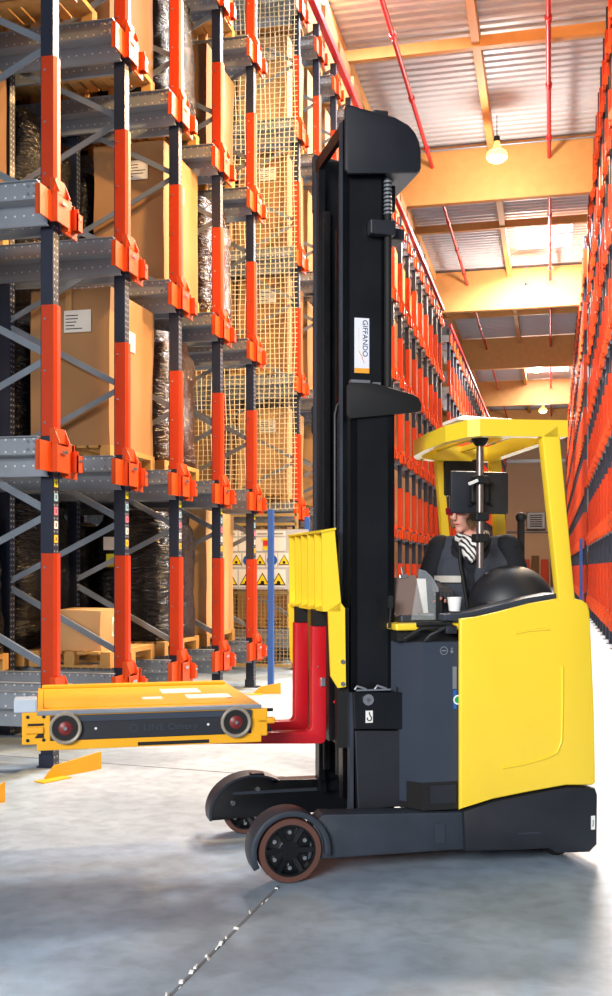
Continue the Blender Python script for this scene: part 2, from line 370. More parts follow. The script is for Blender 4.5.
def _bracket():
    b = MB(); m = M_BR
    b.box(.008, .02, -.29, -.10, -.12, .10, m).box(-.02, .012, -.29, -.282, -.12, .10, m)
    b.box(.0, .065, -.105, -.09, -.12, .11, m).box(.05, .065, -.105, .1, -.12, .08, m)
    b.box(.0, .06, .09, .105, -.14, .11, m).box(.02, .032, .10, .2, -.12, .12, m)
    b.box(.02, .09, .19, .20, -.1, .06, m).box(.08, .09, .19, .28, -.1, .03, m).box(.03, .09, .27, .28, -.1, .03, m).box(-.02, .012, .29, .30, -.12, .12, m)
    b.box(.01, .03, .1, .30, -.15, -.03, m)
    b.prism([(-.12, .10), (.09, .10), (.05, .21), (-.09, .21)], .035, .045, m, axis='x')
    b.prism([(-.0, .10), (.08, .10), (.035, .21), (-.0, .21)], -.10, -.09, m)
    b.prism([(-.0, .10), (.08, .10), (.035, .21), (-.0, .21)], .075, .085, m)
    b.box(.076, .08, -.05, .04, .02, .045, M_STEEL).box(.091, .094, .21, .26, -.02, .0, M_STEEL)
    return b.mesh('rail_bracket')
def brace_meshes(z1):
    out = []; z = .75; k = 0
    zs = []
    while z < z1-.6:
        b = MB(); b.bar((-.05, -.0, z), (-1.16, -.0, z+.59), .022, .045, M_BRACE).bar((-.05, -.015, z-.006), (-1.16, -.015, z+.584), .004, .05, M_BRACE)
        out.append(b.mesh('brace'))
        b = MB(); b.bar((-1.16, .0, z+.62), (-.05, .0, z+1.16), .022, .045, M_BRACE).bar((-1.16, -.015, z+.614), (-.05, -.015, z+1.154), .004, .05, M_BRACE)
        out.append(b.mesh('brace'))
        z += 1.18
    return out
POST = {10.25: post_mesh(10.25), 13.3: post_mesh(13.3)}
GUARD = _guard(); BRACK = _bracket()
BRC = {10.25: brace_meshes(10.2), 13.3: brace_meshes(13.2)}
def _foot():
    b = MB(); b.box(-.12, .06, -.08, .08, 0, .012, M_NAVYP).box(-.11, .01, -.062, -.05, .012, .1, M_NAVYP)
    return b.mesh('foot_plate')
FOOT = _foot()
STK = []
for i, c in enumerate([(225, 215, 40), (150, 200, 230), (225, 120, 150), (225, 225, 225), (235, 190, 40)]):
    b = MB(); b.box(.0005, .002, -.03, .03, -.03, .03, mat('sticker_%s' % 'abcde'[i], c, .5, var=.02)).box(.0021, .0024, -.008, .008, -.015, .015, M_INKB); STK.append(b.mesh('level_sticker'))
def frame(x, y, side, top, label, group, parts=True, stickers=False, deep=False):
    rz = 0 if side == 'L' else pi
    root = empty('rack_upright', (x, y, 0), rz); tag(root, label, 'rack upright', group)
    link('post', POST[top], root)
    levels = LV if top > 11 else LV[:6]
    for z in levels:
        if z+1.16 < top: link('post_guard', GUARD, root, (0, 0, z+.155))
        link('rail_bracket', BRACK, root, (0, 0, z))
    link('foot_plate', FOOT, root)
    if parts:
        link('post', POST[top], root, (-1.11, 0, 0)); link('foot_plate', FOOT, root, (-1.11, 0, 0))
        for m in BRC[top]: link('brace', m, root)
    if stickers:
        for i, m in enumerate(STK): link('level_sticker', m, root, (0, 0, 2.14-.105*i))
    return root
def far_frame_mesh(top):
    b = MB()
    b.box(-.10, 0, -.05, .05, 0, top, M_NAVYP)
    for z in (LV if top > 11 else LV[:6]):
        if z+1.16 < top: b.box(-.1, .03, -.066, .066, z+.155, z+1.14, M_OR)
        b.box(0, .06, -.29, .29, z-.13, z+.15, M_BR).box(-.6, .0, -.28, -.26, z-.1, z+.15, M_GALV).box(.05, .075, -.12, .12, z-.1, z+.25, M_BR)
    return b.mesh('rack_upright')
FARM = {10.25: far_frame_mesh(10.25), 13.3: far_frame_mesh(13.3)}
def far_frame(x, y, side, top, label, group):
    o = link('rack_upright', FARM[top], None, (x, y, 0), 0 if side == 'L' else pi); tag(o, label, 'rack upright', group)

Y1 = [7.29+1.36*k for k in range(5)]
Y2 = [15.15+1.36*k for k in range(16)]
Y3 = [38.6+1.36*k for k in range(36)]
for i, y in enumerate(Y1):
    frame(XL, y, 'L', 10.25, 'navy rack upright with orange guards and coloured stickers, %s from the left edge' % ORD[i], 'uprights of the near left rack', True, True)
for i, y in enumerate(Y2):
    frame(XL, y, 'L', 10.25, 'navy and orange rack upright on the left side, %s behind the netting' % ordn(i), 'uprights of the left rack behind the netting', i < 4)
for i, y in enumerate(Y3):
    far_frame(XL, y, 'L', 10.25, 'small distant orange rack upright on the left side, %s past the cross aisle' % ordn(i), 'far uprights of the left rack')
YR1 = [18.9+1.36*k for k in range(12)]
for i, y in enumerate(YR1):
    frame(XR, y, 'R', 13.3, 'tall orange rack upright of the right rack, %s from the camera' % ordn(i), 'uprights of the near right rack', i < 3)
for i, y in enumerate(Y3):
    far_frame(XR, y, 'R', 13.3, 'distant tall orange rack upright on the right side, %s past the cross aisle' % ordn(i), 'far uprights of the right rack')

# rails: Z-shaped galvanised profiles running into the rack
def rail_mesh(L, sgn):
    b = MB()
    b.box(-L, -.0, 0, .006, .0, .12, None)
    b.box(-L, 0, min(0, sgn*.14), max(0, sgn*.14), -.006, .0, None)
    b.box(-L, 0, sgn*.14-.003, sgn*.14+.003, -.15, 0, None)
    b.box(-L, 0, min(sgn*.14, sgn*.17), max(sgn*.14, sgn*.17), -.156, -.15, None)
    b.box(-L, 0, -.03, .03, .12, .126, None)
    for (x, z) in ((-.03, .03), (-.08, .03), (-.03, .09), (-.08, .09)): b.cyl((x, -.012*sgn, z), (x, -.0*sgn, z), .011, M_STEEL, 8)
    b.mats = [M_RAIL, M_STEEL]
    for f in b.bm.faces:
        f.material_index = 1 if len(f.verts) == 8 or (len(f.verts) == 4 and f.calc_area() < 4e-4 and False) else 0
    return b.mesh('shuttle_rail')
RN = rail_mesh(5.4, 1); RF = rail_mesh(5.4, -1); RS = rail_mesh(1.3, 1)
for i, y in enumerate(Y1):
    for k in range(6):
        o = link('shuttle_rail', RN, None, (XL-.005, y-.27, LV[k])); tag(o, 'grey perforated rail on the near side of the %s upright from the left, %s level' % (ORD[i], LEV[k]), 'rack rail', 'rails of the near left rack')
        if i < 4 or True:
            o = link('shuttle_rail', RF, None, (XL-.005, y+.27, LV[k])); tag(o, 'grey perforated rail on the far side of the %s upright from the left, %s level' % (ORD[i], LEV[k]), 'rack rail', 'rails of the near left rack')
RSF = rail_mesh(1.3, -1)
for i, y in enumerate(Y2[:15]):
    for k in range(6):
        for (ms, dy, w) in ((RN if i == 0 else RS, -.27, 'near'), (RF if i == 0 else RSF, .27, 'far')):
            o = link('shuttle_rail', ms, None, (XL-.005, y+dy, LV[k])); tag(o, 'grey rail, %s side of the %s left upright behind the netting, %s level' % (w, ordn(i), LEV[k]), 'rack rail', 'rails of the left rack behind the netting')
for i, y in enumerate(YR1[2:]):
    for k in range(4):
        o = link('shuttle_rail', RS, None, (XR+1.3, y-.27, LV[k])); tag(o, 'short grey rail at the %s upright of the right rack, %s level' % (ordn(i+2), LEV[k]), 'rack rail', 'rails of the near right rack')
# rear uprights deep in the near left rack
b = MB(); b.box(-.1, 0, -.05, .05, 0, 10.2, M_NAVY); RP = b.mesh('rack_upright')
for i, y in enumerate(Y1):
    root = empty('rack_upright', (XL-2.3, y, 0)); tag(root, 'dark inner rack upright deep behind the %s front upright' % ORD[i], 'rack upright', 'inner uprights of the near left rack')
    link('post', POST[10.25], root); link('post', POST[10.25], root, (-1.11, 0, 0))
    for m in BRC[10.25]: link('brace', m, root)
# top tie beams
for (x, y0, y1, z, lab) in ((XL+.02, 6, 13, 10.33, 'red-orange tie beam along the top of the near left rack'), (XL+.02, 15, 36, 10.33, 'red-orange tie beam along the top of the left rack behind the netting'),
                            (XL+.02, 38.4, 87, 10.33, 'distant red-orange tie beam along the far left rack')):
    b = MB(); b.box(x-.05, x+.05, y0, y1, z-.06, z+.06); tag(b.build('tie_beam', M_PIPE), lab, 'tie beam')

# ------------------------------------------------------------------ pallets and loads
def pallet_mesh(wx, wy):
    b = MB(); h = .144
    for yy in (0, wy/2-.05, wy-.1): b.box(0, wx, yy, yy+.1, 0, .022)
    for yy in (0, wy/2-.05, wy-.1):
        for xx in (0, wx/2-.05, wx-.1): b.box(xx, xx+.1, yy, yy+.1, .022, .1)
    for xx in (0, wx/2-.05, wx-.1): b.box(xx, xx+.1, 0, wy, .1, .122)
    nb = 7
    for i in range(nb):
        xx = i*(wx-.09)/(nb-1); b.box(xx, xx+.09, 0, wy, .122, .144)
    return b.mesh('wooden_pallet', M_PAL)
PW, PD = 1.08, .8
PALM = pallet_mesh(PD, PW)
def subdiv_box(wx, wy, h, seg=14):
    bm = bmesh.new(); bmesh.ops.create_cube(bm, size=1); bmesh.ops.subdivide_edges(bm, edges=bm.edges[:], cuts=seg, use_grid_fill=True)
    for v in bm.verts: v.co = Vector(((v.co.x+.5)*wx, (v.co.y+.5)*wy, (v.co.z+.5)*h))
    return bm
def carton_mesh(h, m, seed, wrapped=False, wx=PD-.02, wy=PW-.03):
    bm = subdiv_box(wx, wy, h, 10)
    for v in bm.verts:
        c = v.co; n_ = noise.noise_vector(Vector((c.x*1.7+seed*5, c.y*1.7, c.z*1.5)))*.018
        cz = sin(pi*c.z/h); cy = sin(pi*c.y/wy)
        if abs(c.x-wx) < .001: c.x += .02*cz*cy
        if abs(c.y) < .001: c.y -= .012*cz
        v.co = c+n_*min(1, c.z/h*3)
    for f in bm.faces: f.smooth = True
    for e in bm.edges:
        if e.calc_face_angle(0) > .7: e.smooth = False
    me = bpy.data.meshes.new('carton'); bm.to_mesh(me); bm.free(); me.materials.append(m); return me
def wrap_mesh(h, seed, m, wx=PD, wy=PW):
    bm = subdiv_box(wx, wy, h, 26)
    for v in bm.verts:
        c = v.co; q = Vector((c.x/wx-.5, c.y/wy-.5)); 
        # round vertical corners
        L = (abs(q.x*2)**6+abs(q.y*2)**6)**(1/6)
        if L > .01:
            k = (max(abs(q.x*2), abs(q.y*2))/L) if max(abs(q.x*2), abs(q.y*2)) > .9 else 1
            c.x = (q.x*k+.5)*wx; c.y = (q.y*k+.5)*wy
        t = noise.noise(Vector((c.x*2+seed*3, c.y*2, c.z*2.3)))*.035+noise.noise(Vector((c.x*2.5+seed, c.y*2.5+3, c.z*13+c.x*5)))*.018+noise.noise(Vector((c.x*11+seed, c.y*11+3, c.z*9)))*.012
        d = Vector((q.x, q.y, 0)); 
        if d.length > .01: v.co = c+d.normalized()*t+Vector((0, 0, t*.6*(c.z/h)))
        if c.z > h*.9: v.co -= Vector((q.x*.08, q.y*.08, 0))
    for f in bm.faces: f.smooth = True
    me = bpy.data.meshes.new('film_wrap'); bm.to_mesh(me); bm.free(); me.materials.append(m); return me
CARTS = {}
def load(kind, x1, y0, z, h, label, catg, group, seed=0, m=M_CARD, face=True, pal_label=None, detail=True):
    """x1 = front (aisle) face; y0 near side; on top of rails at z"""
    x0 = x1-PD
    if kind != 'none' and len(label.split()) > 14: print('LONG', len(label.split()), label)
    p = link('wooden_pallet', PALM, None, (x0, y0, z)); tag(p, pal_label or ('pallet under '+label), 'pallet', 'wooden pallets in the racks')
    if kind == 'none': return
    zb = z+.145
    root = empty('carton' if kind == 'carton' else 'wrapped_load', (x0, y0, zb)); tag(root, label, catg, group)
    if kind == 'carton':
        key = (round(h, 2), m.name, seed % 3)
        if key not in CARTS: CARTS[key] = carton_mesh(h, m, seed % 3)
        link('carton_body', CARTS[key], root, (.01, .015, 0))
        if detail:
            b = MB(); b.box(PD/2-.03, PD/2+.03, -.012, -.006, h-.35, h, M_TAPE).box(PD/2-.03, PD/2+.03, 0, PW, h+.002, h+.006, M_TAPE); b.build('tape_strip', None, root)
            b = MB(); b.box(PD*.45, PD*.78, -.022, -.017, h*.72, h*.86, M_LAB)
            for q in range(5): b.box(PD*.47, PD*(.55+.2*random.random()), -.024, -.022, h*.74+q*.03, h*.74+q*.03+.008, M_INKB)
            b.build('paper_label', None, root)
            b = MB(); b.box(PD+.012, PD+.018, PW*.35, PW*.5, h*.65, h*.78, M_LAB); b.build('side_label', None, root)
    else:
        key = ('w', round(h, 2), m.name, seed % 3)
        if key not in CARTS: CARTS[key] = wrap_mesh(h, seed % 3, m)
        link('film_wrap', CARTS[key], root)
        if detail:
            b = MB(); b.box(PD*.18, PD*.38, -.04, -.034, h*.70, h*.80, M_LAB); b.build('paper_label', None, root)
            b = MB(); b.box(PD*.22, PD*.36, -.04, -.034, h*.57, h*.67, M_YLAB); b.build('yellow_label', None, root)
RT = .127
def lane(i): return Y1[i]+.14
XF = -3.87
lanes_txt = ['first', 'second', 'third', 'fourth']
spec = [ # lane, level, depth slot offset, kind, h, mat, label, seed
 (1, 1, 0, 'carton', 1.42, M_CARD, 'tall tan carton facing the aisle between the second and third uprights', 1),
 (2, 2, 0, 'carton', 1.42, M_CARD, 'tall tan carton on the third level between the third and fourth uprights', 0),
 (2, 1, 0, 'wrap', 1.36, M_FILM2, 'load in dark brown crinkled film between the third and fourth uprights, second level', 0),
 (3, 2, 0, 'wrap', 1.35, M_FILM2, 'load in glossy dark film between the fourth and fifth uprights, third level', 1),
 (2, 3, 0, 'wrap', 1.36, M_FILM, 'black film wrapped load high up between the third and fourth uprights', 2),
 (2, 0, 0, 'wrap', 1.35, M_FILM, 'black film wrapped load at the bottom between the third and fourth uprights', 1),
 (3, 0, 0, 'carton', 1.42, M_CARD2, 'pale carton at the bottom between the fourth and fifth uprights', 2),
 (1, 0, 0, 'low', .42, M_CARD2, 'low pale carton at the bottom between the second and third uprights', 1),
 (1, 0, .85, 'wrap', 1.36, M_FILM, 'black film wrapped load behind the low pale carton', 2),
 (3, 3, 0, 'carton', 1.2, M_CARD3, 'brown carton high up between the fourth and fifth uprights', 1),
 (3, 4, 0, 'carton', 1.4, M_CARD, 'tan carton on the fifth level between the fourth and fifth uprights', 2),
 (1, 3, 0, 'carton', 1.3, M_CARD3, 'brown carton on the fourth level between the second and third uprights', 0),
 (1, 2, .85, 'wrap', 1.3, M_FILM, 'dark load set back on the third level between the second and third uprights', 0),
 (0, 2, .85, 'carton', 1.4, M_CARD3, 'brown carton set back on the third level between the first and second uprights', 0),
 (0, 0, .85, 'wrap', 1.36, M_FILM, 'black wrapped load deep at the bottom between the first and second uprights', 2),
 (0, 3, 0, 'none', 0, None, 'empty wooden pallet high up between the first and second uprights', 2),
]
for (l, k, off, kind, h, m, lab, sd) in spec:
    if kind == 'none': load('none', XF, lane(l), LV[k]+RT, 0, lab, '', '', pal_label='bare wooden pallet high up between the first and second uprights'); continue
    if kind == 'low':
        load('none', XF, lane(l), LV[k]+RT, 0, lab, '', '', pal_label='wooden pallet under the low pale carton')
        rt = empty('carton', (XF-.74, lane(l)+.12, LV[k]+RT+.145)); tag(rt, lab, 'carton', 'loads in the near left rack')
        link('carton_body', carton_mesh(.36, M_CARD2, 1, wx=.60, wy=.66), rt)
        MB().box(.612, .618, .2, .5, .12, .3).build('side_label', M_LAB, rt); continue
    load(kind, XF-off, lane(l), LV[k]+RT, h, lab, 'carton' if kind == 'carton' else 'wrapped load', 'loads in the near left rack', sd, m)
# deeper loads, in shade
for l in range(-1, 4):
    for k in range(0, 5):
        for j in (1, 2, 3):
            if any(s[0] == l and s[1] == k and abs(s[2]-.85*j) < .1 for s in spec): continue
            if (l == 0 and k == 1 and j == 1): continue
            rr = random.random()
            if rr < .12 and j == 1: continue
            dark = k == 0 or rr < .3
            y = Y1[0]-1.36+.14 if l < 0 else lane(l)
            where = 'before the first upright' if l < 0 else 'between %s and %s uprights' % (ORD[l], ORD[l+1])
            load('wrap' if dark else 'carton', XF-.85*j, y, LV[k]+RT, random.choice([1.2, 1.3, 1.36]), '%s %s, %s level, %s row back' % ('wrapped load' if dark else 'carton', where, LEV[k], ORD[j]),
                 'wrapped load' if dark else 'carton', 'loads deep in the near left rack', int(rr*10), M_FILM if dark else random.choice([M_CARD, M_CARD3]), detail=(j == 1))
# block 2 behind the netting
for i, y in enumerate(Y2[:14]):
    for k in range(6):
        for j in ((0, 1, 2) if i == 0 else (0,)):
            m = [M_CARD, M_CARD2, M_CARD][(i*3+k+j) % 3]
            if i > 0 and (i*7+k*5) % 6 == 0: continue
            load('carton', XF-.86*j, y+.14, LV[k]+RT, [1.38, 1.3, 1.42][(i+k) % 3] if k < 5 else 1.3, 'tan carton in the %s bay behind the netting, %s level%s' % (ordn(i), LEV[k], ['', ', second row back', ', third row back'][j]), 'carton', 'cartons in the left rack behind the netting', i+k, m, detail=(i == 0))

# ------------------------------------------------------------------ netting, fence, signs
YN = 14.55
b = MB(); x0, x1, z0, z1 = -6.4, -3.55, 2.35, 11.2; st = .072
nx = int((x1-x0)/st); nzv = int((z1-z0)/st)
def wav(x, z): return .03*sin(x*3)+.02*sin(z*2.2+x)
bm = b.bm
for i in range(nx+1):
    x = x0+i*st
    prev = None
    for j in range(0, 23):
        z = z0+(z1-z0)*j/22; p = (x+.012*sin(z*4+i), YN+wav(x, z), z)
        if prev: b.bar(prev, p, .008, .008)
        prev = p
for j in range(nzv+1):
    z = z0+j*st; prev = None
    for i in range(0, 7):
        x = x0+(x1-x0)*i/6; p = (x, YN+wav(x, z), z+.01*sin(x*5+j))
        if prev: b.bar(prev, p, .008, .008)
        prev = p
tag(b.build('safety_net', M_NET), 'pale square-mesh safety netting across the end of the farther left rack', 'netting')
root = empty('mesh_fence_panel', (-3.5, YN-.2, 0)); tag(root, 'wire mesh fence panel with tan frame below the netting', 'fence')
b = MB(); W = 2.5
for z in (.12, 1.15, 2.25, 2.12): b.box(-W, 0, -.02, .02, z-.02, z+.02)
for x in (-W, -W/2, 0): b.box(x-.02, x+.02, -.02, .02, .05, 2.27)
b.build('fence_frame', M_FENCE, root)
b = MB()
for i in range(int(W/.055)): b.box(-W+i*.055-.004, -W+i*.055+.004, -.004, .004, .12, 2.12)
for i in range(int(2/.055)): b.box(-W, 0, -.006, .002, .12+i*.055-.004, .12+i*.055+.004)
b.build('wire_mesh', M_FENCE, root)
# warning sign board
def tri(b, cx, cz, r, y, m):
    b.prism([(cx-r*.9, cz-r*.55), (cx+r*.9, cz-r*.55), (cx, cz+r)], y-.002, y, m)
root = empty('sign_board', (-4.82, YN-.27, 1.2)); tag(root, 'white safety sign board with triangles and circles hung on the fence', 'sign board')
b = MB(); b.box(0, 1.5, 0, .02, 0, .84, mat('board_grey', (190, 196, 204), .5, var=.03)); b.build('backing_board', None, root)
b = MB()
for (zz, hh, ws) in ((.03, .25, .235), (.31, .2, .175), (.54, .19, .235), (.75, .07, .235)):
    x = .02
    while x+ws < 1.4: b.box(x, x+ws-.02, -.004, 0, zz, zz+hh, M_WHITE); x += ws
b.build('sign_panels', None, root)
b = MB()
for i in range(5): tri(b, .137+i*.235, .12, .115, -.005, M_INKB)
for i in range(3): tri(b, .107+(2*i+2)*.175, .395, .095, -.005, M_INKB)
b.build('triangle_borders', None, root)
b = MB()
for i in range(5): tri(b, .137+i*.235, .12, .09, -.008, M_SYEL)
for i in range(3): tri(b, .107+(2*i+2)*.175, .395, .075, -.008, M_SYEL)
b.build('warning_triangles', None, root)
b = MB()
for i in range(5): b.cyl((.137+i*.235, -.008, .095), (.137+i*.235, -.012, .095), .028, M_INKB, 7).box(.137+i*.235-.05, .137+i*.235+.03, -.012, -.008, .07, .08, M_INKB)
for i in range(3): b.cyl((.107+(2*i+2)*.175, -.008, .38), (.107+(2*i+2)*.175, -.012, .38), .022, M_INKB, 7)
b.build('warning_pictograms', None, root)
b = MB()
for i in (1, 3, 5): b.cyl((.107+i*.175, -.004, .41), (.107+i*.175, -.008, .41), .075, M_SBLUE, 20)
b.build('blue_circles', None, root)
b = MB(); b.cyl((1.33, -.004, .41), (1.33, -.007, .41), .08, M_SRED, 20).cyl((1.33, -.007, .41), (1.33, -.009, .41), .06, M_WHITE, 20); b.build('red_ring', None, root)
b = MB(); b.box(.83, .97, -.008, -.004, .69, .72, M_SYEL).box(.85, .97, -.008, -.004, .61, .69, M_SRED).box(.85, .97, -.008, -.004, .555, .61, M_SYEL)
b.build('colour_blocks', None, root)
b = MB()
for i in range(5):
    x = .06+i*.235
    for q in range(9): b.box(x+q*.016, x+q*.016+.010, -.007, -.004, .775, .79, M_INK)
b.build('small_print', None, root)
# blue gate posts with yellow floor guards
def gate_post(x, y, lab, h):
    r = empty('gate_post', (x, y, 0)); tag(r, lab, 'post', 'blue gate posts')
    MB().box(-.035, .035, -.035, .035, 0, h, bev=.006).build('post', M_BLUE, r)
    MB().box(-.07, .07, -.07, .07, 0, .01).build('foot_plate', M_BLUE, r)
    MB().box(.036, .04, -.012, .012, h*.6, h*.6+.03).build('latch_plate', M_STEEL, r)
gate_post(-3.36, 12.44, 'blue steel post standing just right of the fifth orange upright', 2.22)
gate_post(-3.36, YN-.15, 'blue steel post behind the yellow load guard of the truck', 2.22)
gate_post(.95, 36.3, 'distant blue steel post at the right rack opening', 2.5)
gate_post(.95, 37.6, 'second distant blue steel post at the right rack opening, farther one', 2.5)
def guide(p, a, L, lab):
    r = empty('floor_guide', p, a); tag(r, lab, 'floor guard', 'yellow floor guards')
    MB().prism([(0, 0), (L, 0), (L, .13), (.08, .09), (0, .02)], -.006, .006, None).build('guard_plate', M_GOLD, r)
    MB().box(-.09, L*.3, -.1, .006, 0, .008).build('base_flange', M_GOLD, r)
g = wp(45, 780); guide((g.x, g.y, 0), radians(66), .52, 'yellow angled floor guard below the left end of the shuttle')
g = wp(254, 694); guide((g.x, g.y, 0), radians(20), .32, 'small yellow floor guard at the foot of the blue post')
g = wp(-18, 806); guide((g.x, g.y, 0), radians(60), .16, 'yellow floor guard just cut by the left edge of the picture')

# end wall fittings
root = empty('air_heater', (1.0-2.3, 88.99, 5.4)); tag(root, 'small grey air heater mounted on the far end wall', 'heater')
MB().box(-.75, .75, -.6, 0, -.7, .7, bev=.05).build('casing', M_GALV, root)
b = MB()
for i in range(6): b.box(-.5, .5, -.66, -.6, -.5+i*.18, -.42+i*.18)
b.build('grille', M_DARK, root)
b = MB(); b.cyl((-6, 88.85, 4.5), (4, 88.85, 4.5), .07, M_GALV, 10); tag(b.build('wall_pipe', M_GALV), 'grey pipe running along the far end wall', 'pipe')
b = MB(); b.box(-6, 4, 88.8, 89, 10.2, 10.5); struct(b.build('trim_60', M_GALV))
for i in range(5):
    x = -2.4+i*.75
    b = MB(); b.box(x, x+.6, 87.2, 88, 0, 2.2+.3*(i % 2), bev=.03); tag(b.build('storage_crate', [M_OR, M_CARD3][i % 2]), '%s crate standing at the end wall, %s from the left' % (['orange', 'brown'][i % 2], ORD[i]), 'crate', 'crates at the end wall')

# ------------------------------------------------------------------ REACH TRUCK
tx, tz = -.0854, 4.984
TR = (tx*CA-tz*SA, tx*SA+tz*CA, 0); TA = YAW+radians(14)
T = empty('reach_truck', TR, TA); tag(T, 'yellow and black reach truck with tall mast carrying a pallet shuttle', 'reach truck')
def RY(a): return Matrix.Rotation(a, 4, 'X')
def wheel(u, v0, z, R, w, facing, parent, detail=True):
    """wheel with outer face at v0, looking toward -v (facing -1)"""
    M = Matrix.Translation((u, v0, z)) @ Matrix.Rotation(pi/2, 4, 'X')   # +z of lathe -> -y
    t = MB().lathe([(R*.80, 0), (R*.97, 0), (R, -.01), (R, -w+.01), (R*.97, -w), (R*.6, -w)], M, M_TYRE, 48).build('tyre', None, parent, 40); t['label'] = 'worn brown tyre'
    h = MB().lathe([(0, -.01), (R*.30, -.01), (R*.30, -.022), (R*.36, -.026), (R*.70, -.03), (R*.74, -.002), (R*.80, -.002), (R*.80, -w)], M, M_BLK, 48)
    for k in range(6):
        a = k*pi/3
        p0 = M @ Vector((R*.3*cos(a), R*.3*sin(a), -.02)); p1 = M @ Vector((R*.76*cos(a), R*.76*sin(a), -.012)); h.bar(p0, p1, .02, .022, M_BLK)
    hub = h.build('wheel_hub', None, parent, 35)
    for k in range(6):
        a = pi/2+k*pi/3
        p0 = M @ Vector((R*.55*cos(a), R*.55*sin(a), -.03)); p1 = M @ Vector((R*.55*cos(a), R*.55*sin(a), -.014))
        MB().cyl(p0, p1, .0105, M_STEEL, 6).build('wheel_bolt', None, hub)
wheel(.012, .0, .156, .155, .10, -1, T)
# near straddle leg
b = MB(); b.prism([(.10, .10), (.92, .10), (.92, .285), (.18, .315), (.13, .27)], .02, .15, M_CHAS, .01); leg = b.build('straddle_leg', None, T, 30)
MB().box(.745, .80, .014, .02, .14, .24).build('leg_patch', M_CHAS, leg)
def fender(u, v0, v1, z, R0, R1, a0, a1, m, parent):
    b = MB(); n_ = 26; pts = []
    for i in range(n_+1): a = a0+(a1-a0)*i/n_; pts.append((u+R1*cos(a), z+R1*sin(a)))
    for i in range(n_, -1, -1): a = a0+(a1-a0)*i/n_; pts.append((u+R0*cos(a), z+R0*sin(a)))
    b.prism(pts, v0, v1, m, .006); return b.build('wheel_fender', None, parent, 40)
fender(.012, -.02, .14, .155, .166, .195, radians(-8), radians(204), M_CHAS, T)
# far straddle leg, inner cover visible
FV = .93
b = MB(); arc = [(.02+.235*cos(a)*1.05-.02, .13+.205*sin(a)) for a in [radians(180-6*i) for i in range(0, 22)]]
b.prism([(-.245, .095)]+arc+[(.12, .305), (.9, .285), (.9, .115), (.10, .105)], FV, FV+.02, M_BLK, .004); leg2 = b.build('straddle_leg', None, T, 30); leg2.location.x = .018
b = MB(); b.prism([(-.250, .095)]+[(p[0]*1.03, p[1]*1.02) for p in arc]+[(.12, .31), (.1, .295)]+[(p[0]*.97, p[1]*.985) for p in arc[::-1]]+[(-.238, .095)], FV-.012, FV+.14, M_CHAS); b.build('fender_rim', None, leg2, 40)
b = MB(); b.box(.08, .9, FV+.02, FV+.15, .12, .29); b.build('leg_beam', M_BLK, leg2)
b = MB(); b.box(-.12, .9, FV-.012, FV, .235, .252); b.build('leg_ridge', M_CHAS, leg2)
for (u, z) in ((-.12, .19), (.02, .262)):
    MB().cyl((u, FV-.016, z), (u, FV, z), .014, M_STEEL, 10).build('leg_bolt', None, leg2)
MB().box(-.02, .06, FV-.01, FV+.05, .33, .35, bev=.004).build('leg_lug', M_BLK, leg2)
wheel(-.02, FV+.04, .125, .125, .09, -1, T)
# mast
def channel(b, u0, u1, v0, v1, z0, z1, m):
    b.box(u0, u1, v0, v0+.016 if v0 < .5 else v1, z0, z1, m) if False else None
    outer = v0 if v0 < .5 else v1-.016
    b.box(u0, u1, outer, outer+.016, z0, z1, m); b.box(u0, u0+.035, v0, v1, z0, z1, m); b.box(u1-.035, u1, v0, v1, z0, z1, m)
b = MB(); channel(b, .37, .60, .20, .27, .25, 2.30, M_BLK); channel(b, .37, .60, .80, .87, .25, 2.30, M_BLK)
b.box(.56, .60, .2, .87, 2.1, 2.28, M_BLK).box(.54, .58, .27, .80, .3, .6, M_BLK); outer = b.build('outer_mast_stage', None, T)
b = MB(); channel(b, .345, .582, .255, .33, .33, 3.77, M_BLK); channel(b, .345, .582, .735, .815, .33, 3.77, M_BLK)
b.box(.345, .37, .27, .80, 3.70, 3.77, M_BLK).box(.51, .55, .27, .80, 3.5, 3.75, M_BLK).box(.51, .55, .27, .80, 1.6, 1.8, M_BLK); mid = b.build('middle_mast_stage', None, T)
b = MB(); b.box(.332, .345, .262, .285, .7, 3.76, M_CHAS).box(.332, .345, .79, .812, .7, 3.70, M_CHAS); b.build('flange_edge', None, mid)
b = MB(); channel(b, .36, .50, .335, .39, .4, 3.45, M_BLK); channel(b, .36, .50, .68, .735, .4, 3.45, M_BLK); b.box(.47, .5, .34, .73, .4, 3.4, M_BLK2); b.build('inner_mast_stage', None, T)
b = MB(); b.cyl((.43, .535, .4), (.43, .535, 3.3), .045, M_BLK, 20).cyl((.43, .535, 3.3), (.43, .535, 3.6), .028, M_STEEL, 20); b.build('lift_cylinder', None, T, 30)
b = MB(); b.cyl((.575, .23, 2.3), (.575, .23, 3.48), .019, M_DARK, 14); c1 = b.build('side_cylinder', None, T, 30)
b = MB(); 
for i in range(9): b.lathe([(.020, 0), (.022, .005), (.020, .01)], Matrix.Translation((.575, .23, 3.30+i*.02)), M_GALV, 14)
b.build('cylinder_rings', None, c1)
MB().box(.47, .605, .19, .25, 3.185, 3.26, bev=.008).build('cylinder_clamp', M_BLK2, T)
MB().box(.60, .68, .27, .40, 3.19, 3.25, bev=.008).build('pipe_clamp', M_BLK2, T)
# chain
b = MB()
for i in range(95):
    z = .95+i*.0143; b.box(.325, .343, .335, .365, z, z+.0105)
b.build('lift_chain', M_CHAS, T)
b = MB(); b.tube([(.32, .32, z) for z in (.9, 1.6, 2.1, 2.28)]+[(.33, .32, 2.33), (.35, .32, 2.36), (.37, .32, 2.33)], .007, M_BLK2, 8); b.build('hydraulic_hose', None, T, 40)
